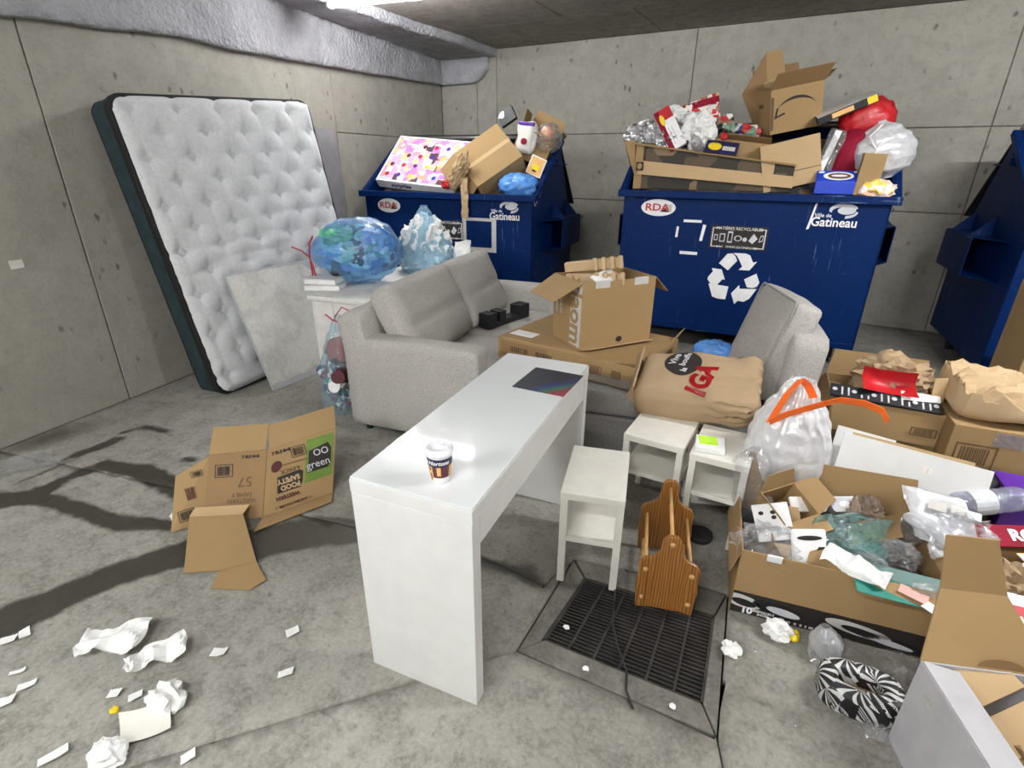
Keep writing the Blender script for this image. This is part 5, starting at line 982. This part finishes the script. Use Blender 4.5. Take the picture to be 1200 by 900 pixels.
soft('brown_ball', 'rounded brown paper lump beside the caster of the right dumpster', 'paper', blob((.12, .11, .10), 3, .1, 3, 3), 'paperbag', (1.18, 4.70, .10))
# printed bag, bottle, strips at the right edge
o = soft('printed_bag', 'white printed plastic bag with small pictures on the right end of the large carton', 'bag', sheet((.56, 2.13, .355), (.20, -.02, .0), (-.05, .22, .09), (20, 22), .012, 6, 5), 'milkfilm', (0, 0, 0))
MB().prism([(.575, 2.14, .350), (.77, 2.12, .350), (.72, 2.35, .44), (.53, 2.36, .44)], (0, 0, -.002)).build('paper_insert', 'paper', o); b0 = frame((.2, -.02, 0), (-.05, .22, .09))
for x, y, a, c_ in ((.05, .16, .028, 'greyink'), (.115, .165, .024, 'greyink'), (.16, .16, .022, 'silverink')): decal('printed_picture', rect(x-a, y-a*.8, x+a, y+a*.8), c_, o, (.56, 2.13, .358), (.2, -.02, 0), (-.05, .22, .09), .016)
soft('air_pillow', 'long white air pillow lying on the printed bag', 'plastic', rbox((.17, .065, .035), .016, 8, (0, 0, .008), .006, 8, 3), 'milkfilm', (.595, 2.15, .40), rot(z=-38, y=4))
soft('clear_wrap', 'clear crinkled film over the right end of the printed bag', 'plastic', blob((.09, .08, .06), 4, .5, 3, 61), 'clear', (.70, 2.22, .375), smooth=False); soft('clear_wrap', 'clear crinkled film with a white label below the printed bag', 'plastic', sheet((.60, 2.03, .345), (.14, .02, .0), (-.03, .10, .05), (16, 12), .03, 10, 9), 'milkfilm', (0, 0, 0), smooth=False)
bo = thing('plastic_bottle', 'clear bluish plastic bottle lying at the right edge above the red strip', 'bottle', (.71, 2.40, .385), rotz(26) @ rot(y=80)); MB().lathe([(.0, 0), (.045, .0), (.05, .02), (.05, .15), (.046, .17), (.05, .19), (.046, .24), (.03, .27), (.028, .30), (.028, .34), (.0, .34)], 20, cap=False, fn=lambda a, t: 1+.03*math.sin(a*8+t*12)).build('body', film('bluish bottle film', (.55, .58, .80), .26, .08, 24, 1, (.86, .88, .97), .5), bo, smooth=True)
MB().lathe([(.031, .30), (.031, .345), (.02, .348)], 20).build('cap', 'milkfilm', bo); MB().lathe([(.051, .05), (.051, .13)], 20, cap=False).build('paper_label', 'silverink', bo)
carton('purple_box', 'purple printed box at the right edge behind the clear bottle', (1.06, 2.76, .0), rotz(5), (.26, .2, .37), (), 'purple', closed=True, cat='box'); soft('black_bag', 'black plastic bag left of the purple box', 'bag', blob((.13, .12, .16), 3, .2, 3, 5), 'black', (.86, 2.78, .22))
o, u, v_ = solid('red_strip', 'crimson cardboard strip with white letters at the right edge', 'cardboard', (.72, 2.16, .36), (.33, .12, .03), (-.05, .06, .035), .006, 'crimson', .001)
letters('lettering', 'ROSE', .06, 'whiteink', o, (u*.62, v_*.5, .007), (1, 0, 0), (0, 1, 0), bold=.04)
soft('bottle_cap', 'round red cap under the crimson strip', 'cap', MB().lathe([(.035, 0), (.035, .03), (.025, .035)], 18), 'red', (.735, 2.10, .345), rot(x=60))
k5 = carton('carton', 'dark open carton with crumpled kraft paper at the right edge', (.93, 2.05, .0), rotz(12), (.42, .40, .28), (('l', 15, .1), ('b', 30, .1)), 'kraft_dark', 'kraft_dark')
for i, (x, y, z, r, lab) in enumerate(((.84, 2.06, .28, .10, 'crumpled kraft paper at the left of the dark open carton'), (1.0, 2.02, .24, .12, 'crumpled dark kraft paper in the middle of the dark open carton'))): soft('kraft_crumple', lab, 'paper', blob((r*.9, r, r*.9), 4, .45, 2, 70+i), 'paperbag', (x, y, z), smooth=False)
o, u, v_ = solid('red_box', 'red and white printed box under the dark open carton flap at the right', 'box', (.72, 1.75, .30), (.22, .05, -.02), (-.05, .12, .07), .05, 'whiteink'); MB().box((u*.55, v_*.38, .0505), (u*.86, v_*.7, .002)).build('printed_panel', 'red', o); barcode(o, (u*.55, v_*.4, .052), (1, 0, 0), (0, 1, 0), .12, .03, 'petal', bordered=False); MB().box((u*.12, v_*.8, .051), (.04, .03, .002)).build('printed_panel', 'amber', o)
fl = thing('paper_flower', 'orange and cream paper flower at the right edge of the pile', 'flower', (.93, 2.14, .37), rot(x=35, y=-10)); MB().lathe([(.0, 0), (.02, .005), (.014, .02), (0, .024)], 12, cap=False).build('centre', 'yellow', fl)
for k in range(11):
    a = R(k*360/11); d = V((math.cos(a), math.sin(a), .25)); s = V((-math.sin(a), math.cos(a), 0)); MB().prism([d*.015, d*.05+s*.022, d*.085, d*.05-s*.022], (0, 0, .004)).build('petal', 'petal', fl)
# grey box at the front
gm = rotz(19.6); G = V((.627, 1.184, 0))          # front left corner on the floor
def g(x, y, z): return G+gm @ V((x, y, z))
gk = carton('carton', 'open light grey carton with kraft inside at the bottom right corner', g(.17, .17, .0), gm, (.34, .36, .335), (('f', 12, .17), ), simple('light grey carton print', (.46, .455, .475), .55, var=.04, bstr=.1), 'kraft')
MB().prism([(-.167, -.176, .335), (-.167, .176, .335), (-.075, .165, .322), (-.075, -.165, .318)], (0, 0, .004)).build('flap', bpy.data.materials['light grey carton print'], gk)
MB().prism([(-.17, .180, .335), (.17, .180, .335), (.07, .30, .50), (.02, .34, .66), (-.115, .34, .66), (-.105, .30, .50)][::1], (0, .005, 0)).build('flap', 'kraft', gk)
decal('hand_slot', [(.06*math.cos(R(a)), .0+.028*math.sin(R(a))) for a in range(0, 181, 15)], 'kraft_dark', gk, (.03, .181, .345), (1, 0, 0), (0, .26, 1), .004)
barcode(gk.children[0], (-.17, .10, .27), (0, -1, 0), Z, .05, .028, 'greyink')
for i, (x, y, z, lab) in enumerate(((.02, .06, .27, 'kraft packing strip on top in the grey carton'), (.06, -.04, .22, 'kraft packing strip below in the grey carton'))):
    o, u, v_ = solid('packing_strip', lab, 'cardboard', g(.17+x-.14, .17+y, z), gm @ V((.20, .09, .05)), gm @ V((-.04, .08, .03)), .005, 'kraft_light')
soft('kraft_crumple', 'crumpled kraft paper filling the grey carton', 'paper', blob((.13, .13, .10), 4, .3, 2, 44), 'kraft_dark', g(.19, .18, .14), smooth=False)
carton('carton', 'plain kraft carton panel standing at the bottom right corner beside the grey carton', g(.52, .10, .0), gm @ rot(y=2), (.30, .36, .45), (), 'kraft', closed=True)
# tissue box, cup
tb = thing('tissue_box', 'black tissue box with white petal pattern lying on the floor before the large carton', 'box', (.425, 1.60, .001), rotz(4))
def tor(u, v):
    a = 2*math.pi*u; b_ = 2*math.pi*v; sq = lambda t, p: math.copysign(abs(t)**p, t); cx, cy = .094*sq(math.cos(a), .7), .056*sq(math.sin(a), .7)
    n_ = V((math.cos(a), math.sin(a), 0)); w_ = .031; return V((cx, cy, .05))+n_*(w_*sq(math.cos(b_), .55))+V((0, 0, .049*sq(math.sin(b_), .5)))
MB().grid(tor, 56, 24).build('shell', 'tissue', tb, smooth=True); MB().prism([(x, y, .012) for x, y in ell(0, 0, .09, .05, 24)], (0, 0, .03)).build('inside', 'kraft_dark', tb)
soft('plastic_cup', 'crushed frosted plastic cup on the floor against the large carton', 'cup', bagmesh(.055, .05, .13, [1.0, .98, .95, .85, .6, .25], .12, 7, .12, 12, 3, 30, 20), 'milkfilm', (.34, 1.80-.045, .004), rot(y=-12)); soft('clear_wrap', 'clear plastic wrap spread at the foot of the large carton by the tissue box', 'plastic', sheet((.28, 1.68, .012), (.34, .05, .01), (.02, .10, .05), (26, 10), .02, 9, 4), 'cleargrey', (0, 0, 0), smooth=False)
soft('clear_wrap', 'clear plastic scrap beside the right end of the tissue box', 'plastic', blob((.03, .03, .02), 3, .4, 3, 8), 'clear', (.47, 1.50, .02), smooth=False)

# ================================================================== unfolded carton on the floor at the left
ub = thing('carton', 'unfolded printed kraft carton standing open on the wet floor left of the desk', 'carton', (0, 0, 0), rot())
A, B, D_ = V((-2.345, 1.105, .002)), V((-2.125, 1.275, .002)), V((-1.985, 1.60, .002)); H1 = V((-.10, .16, .27))
def panel(p, q, h0, h1, mat='kraft', t=.005): n_ = (q-p).cross(h0).normalized()*t; return MB().prism([p, q, q+h1, p+h0], n_).build('panel', mat, ub, bevel=.001)
pm = panel(A, B, H1, H1*1.02, 'kraft_dark'); pr_ = panel(B, D_, H1*1.02, H1*1.06+V((0, .0, .0)), 'kraft'); pl = panel(V((-2.40, .98, .002)), A, V((-.12, .14, .20)), H1*.98, 'kraft')
def flap(p, q, h0, h1, mat='kraft'): n_ = (q-p).cross(h0).normalized()*.004; return MB().prism([p, q, q+h1, p+h0], n_).build('flap', mat, ub)
flap(A+H1, B+H1*1.02-(B-A)*.03, V((-.09, .10, .085)), V((-.08, .10, .085))); flap(B+H1*1.02+(D_-B)*.02, D_+H1*1.06, V((-.07, .07, .085)), V((-.07, .07, .09)))
flap(B, D_, V((.07, -.10, .012)), V((.07, -.07, .012)), 'kraft')
def on(p, q, h, u, v): return p+(q-p)*u+h*v
x2, y2 = (D_-B), H1; lift_n = (D_-B).cross(H1).normalized()
L2 = (D_-B).length; HH = H1.length*1.03
def dc(nm, pts, mat, lift=.0062): return MB().prism([on(B, D_, H1*1.03, a, b_)+lift_n*lift for a, b_ in pts], lift_n*.001).build(nm, mat, ub)
dc('green_panel', rect(.56, .30, .97, .97), 'green'); dc('black_panel', [(.60, .44), (.90, .44), (.94, .50), (.94, .74), (.88, .84), (.60, .78)], 'ink', .0075)
def lt(s_, u, v, size, mat, flip=False, p=B, q=D_, h=H1, **k): s = -1 if flip else 1; return letters('lettering', s_, size, mat, ub, on(p, q, h, u, v), (q-p)*s, h*s, lift=k.pop('lift', .0075) if not flip else .0075, **k)
lt('green', .75, .56, .055, 'silverink', lift=.0095); lt('OO', .78, .74, .05, 'silverink', lift=.0095)
dc('black_panel', [(.18, .27), (.50, .27), (.53, .35), (.53, .50), (.48, .54), (.16, .52)], 'ink'); lt('FOOD\nSAFETY', .34, .40, .034, 'kraft_light', True, bold=.05); lt('4-PACK', .34, .60, .030, 'brownink', True, bold=.03); lt('WESTERN', .33, .20, .026, 'brownred', True, bold=.03)
dc('round_seal', [(.14+.075*math.cos(R(a)), .69+.085*math.sin(R(a))) for a in range(0, 360, 20)], 'brownred'); lt('7 BLS 8+8', .19, .93, .022, 'ink', bold=.05); barcode(ub, on(B, D_, H1, .44, .86)+lift_n*.006, x2, y2, .075, .055); lt('IMPORTANT: KEEP REFRIGERATED', .43, .70, .010, 'brownink'); lt('1 · RECYCLE THIS BOX · 1', .42, .06, .016, 'brownred', bold=.03)
xm = (B-A); barcode(ub, on(A, B, H1, .28, .74)+xm.cross(H1).normalized()*.006, xm, H1, .085, .065); lt('7 BLS 8+8', .72, .93, .02, 'ink', p=A, q=B, bold=.05); lt('57', .66, .56, .07, 'brownink', True, p=A, q=B); lt('WESTERN\nFAMILY', .62, .32, .030, 'brownink', True, p=A, q=B); lt('10 KG', .36, .07, .03, 'purple', p=A, q=B, bold=.04)
pA = V((-2.40, .98, .002)); barcode(ub, on(pA, A, H1*.85, .45, .22)+(A-pA).cross(H1).normalized()*.006, A-pA, H1, .07, .055); barcode(ub, on(pA, A, H1*.85, .5, .58)+(A-pA).cross(H1).normalized()*.006, A-pA, H1, .04, .06, 'brownred', bordered=False); barcode(ub, on(pA, A, H1*.85, .62, .9)+(A-pA).cross(H1).normalized()*.006, A-pA, H1, .05, .03)
bt = thing('carton_sheet', 'plain kraft carton piece folded down on the floor before the unfolded carton', 'cardboard', (0, 0, 0), rot())
q0 = [V((-2.35, 1.075, .10)), V((-2.13, 1.225, .09)), V((-1.80, 1.03, .012)), V((-1.95, .86, .008)), V((-2.07, .84, .006))]
MB().prism([V((-2.36, 1.06, .055)), V((-2.155, 1.20, .055)), V((-1.86, 1.045, .012)), V((-1.955, .935, .01)), V((-2.075, .85, .01))], (0, 0, .005)).build('panel', 'kraft', bt); MB().prism([V((-2.36, 1.06, .06)), V((-2.155, 1.20, .06)), V((-2.17, 1.25, .075)), V((-2.37, 1.10, .08))], (0, .001, .004)).build('flap', 'kraft_light', bt)
MB().prism([V((-1.965, .94, .008)), V((-1.86, 1.045, .010)), V((-1.74, 1.0, .004)), V((-1.75, .93, .003)), V((-1.90, .855, .003))], (0, 0, .004)).build('flap', 'kraft', bt)

# ================================================================== litter on the floor
def scrap(label, x, y, w_, l_, rz, amp=.004, curl=.0, seed=0, mat='paper', n=4, name='paper_scrap'):
    d = rotz(rz); U, W_ = d @ V((w_, 0, 0)), d @ V((l_*.15, l_, 0)); b = sheet(V((x, y, .006+amp))-U/2-W_/2, U, W_, (n, n), amp, 14, seed, curl); return soft(name, label, 'paper', b, mat, (0, 0, 0), smooth=False)
SC = [(-2.30, .33, .05, .035, 60, 'leftmost torn white scrap at the left edge beside the dark streak'), (-2.285, .375, .03, .05, 80, 'narrow torn white scrap next to the leftmost one'), (-2.11, .29, .045, .018, 60, 'thin curled white scrap at the left edge of the floor'), (-2.02, .28, .05, .028, 65, 'small white card scrap right above the bottom left corner'), (-2.01, .22, .05, .04, 60, 'white scrap touching the left picture edge lowest of the row'), (-1.58, .68, .05, .035, 40, 'small white square scrap alone between the tissues and the desk'), (-1.42, .87, .045, .035, 70, 'small white square scrap nearest to the desk leg, further back'), (-1.30, .74, .05, .03, 50, 'small white square scrap nearest to the floor joint by the desk'), (-1.32, .41, .04, .03, 70, 'white square scrap lying on the floor joint at the bottom'), (-1.73, .41, .035, .028, 40, 'small white chip between the tissue and the large sheet'), (-1.66, .44, .04, .025, 65, 'small white chip touching the round tissue end'), (-1.67, .215, .07, .03, 75, 'torn white strip at the bottom left edge')]
for i, (x, y, w_, l_, rz, lab) in enumerate(SC): scrap(lab, x, y, w_, l_, rz, .004, .006, i)
soft('tissue', 'large white crumpled napkin with a long twisted end on the floor', 'paper', sheet((-1.98, .40, .03), (.16, .13, .0), (-.07, .10, .015), (18, 12), .028, 9, 21), 'paper', (0, 0, 0), smooth=False)
soft('tissue', 'white crumpled tissue with two lumps right of the large napkin', 'paper', sheet((-1.77, .44, .03), (.10, .16, .0), (-.045, .04, .02), (16, 10), .025, 12, 24), 'paper', (0, 0, 0), smooth=False)
soft('tissue', 'rounded white crumpled tissue below the two lump tissue', 'paper', blob((.055, .045, .03), 3, .5, 2.2, 5), 'paper', (-1.55, .485, .028), smooth=False)
soft('tissue', 'white crumpled tissue at the bottom edge left of the large sheet', 'paper', blob((.05, .04, .03), 3, .5, 2.2, 9), 'paper', (-1.52, .295, .028), smooth=False)
soft('paper_sheet', 'cream paper sheet with a curled corner near the bottom edge', 'paper', sheet((-1.52, .325, .006), (.085, .105, .0), (-.10, .05, .012), (10, 10), .003, 5, 3, .05, False), 'cream', (0, 0, 0))
soft('leaf', 'brown dry leaf beside the large napkin', 'leaf', sheet((-1.95, .575, .012), (.05, .02, .0), (-.0, .03, .008), (6, 6), .006, 9, 3), simple('dry leaf', (.22, .11, .04), .8), (0, 0, 0), smooth=False)
soft('yellow_scrap', 'tiny yellow scrap on the floor above the cream sheet', 'wrapper', blob((.016, .012, .008), 2, .3, 3, 3), 'yellow', (-1.67, .38, .008), smooth=False)
soft('tissue', 'white crumpled tissue on the floor in front of the large carton', 'paper', blob((.045, .035, .035), 3, .55, 2.2, 15), 'paper', (.175, 1.76, .032), smooth=False); soft('yellow_scrap', 'yellow wrapper scrap right of the tissue before the large carton', 'wrapper', blob((.018, .022, .02), 2, .5, 3, 6), 'yellow', (.232, 1.775, .018), smooth=False)
soft('tissue', 'white crumpled tissue right of the drain collar', 'paper', blob((.03, .03, .02), 3, .5, 2.2, 18), 'paper', (.035, 1.595, .02), smooth=False)
soft('tissue', 'small white tissue at the foot of the unfolded carton', 'paper', blob((.045, .03, .02), 3, .4, 2.2, 28), 'paper', (-2.46, 1.06, .02), smooth=False)
soft('plastic_film', 'clear plastic film lying by the left wall', 'plastic', sheet((-3.74, .70, .012), (.18, .30, .0), (-.18, .05, .02), (16, 16), .02, 8, 7), 'clear', (0, 0, 0), smooth=False)
for i, (x, y) in enumerate(((.10, 1.64), (.15, 1.60), (.20, 1.52), (.24, 1.40), (.09, 1.70))): scrap(['glinting clear scrap nearest the drain collar', 'glinting clear scrap second from the drain collar', 'glinting clear scrap before the tissue box', 'glinting clear scrap nearest the bottom edge', 'glinting clear scrap under the white tissue'][i], x, y, .035, .03, 30*i, .008, 0, 40+i, 'clear', 6, 'plastic_scrap')
for i, (x, y, lab) in enumerate(((-.53, 1.40, 'white chip on the left bars of the drain grate'), (-.40, 1.27, 'white chip on the front collar of the drain'), (-.10, 1.28, 'white chip at the right front corner of the drain'))): soft('paper_chip', lab, 'paper', blob((.012, .010, .006), 2, .3, 3, i), 'paper', (x, y, .008), smooth=False)
o = MB().box((0, 0, 0), (.07, .004, .05)).build('paper_scrap', 'offwhite', loc=WL+wrm @ V((-.38, -.008, 1.06)), rm=wrm); tag(o, 'small white paper stuck on the left concrete wall', 'paper')
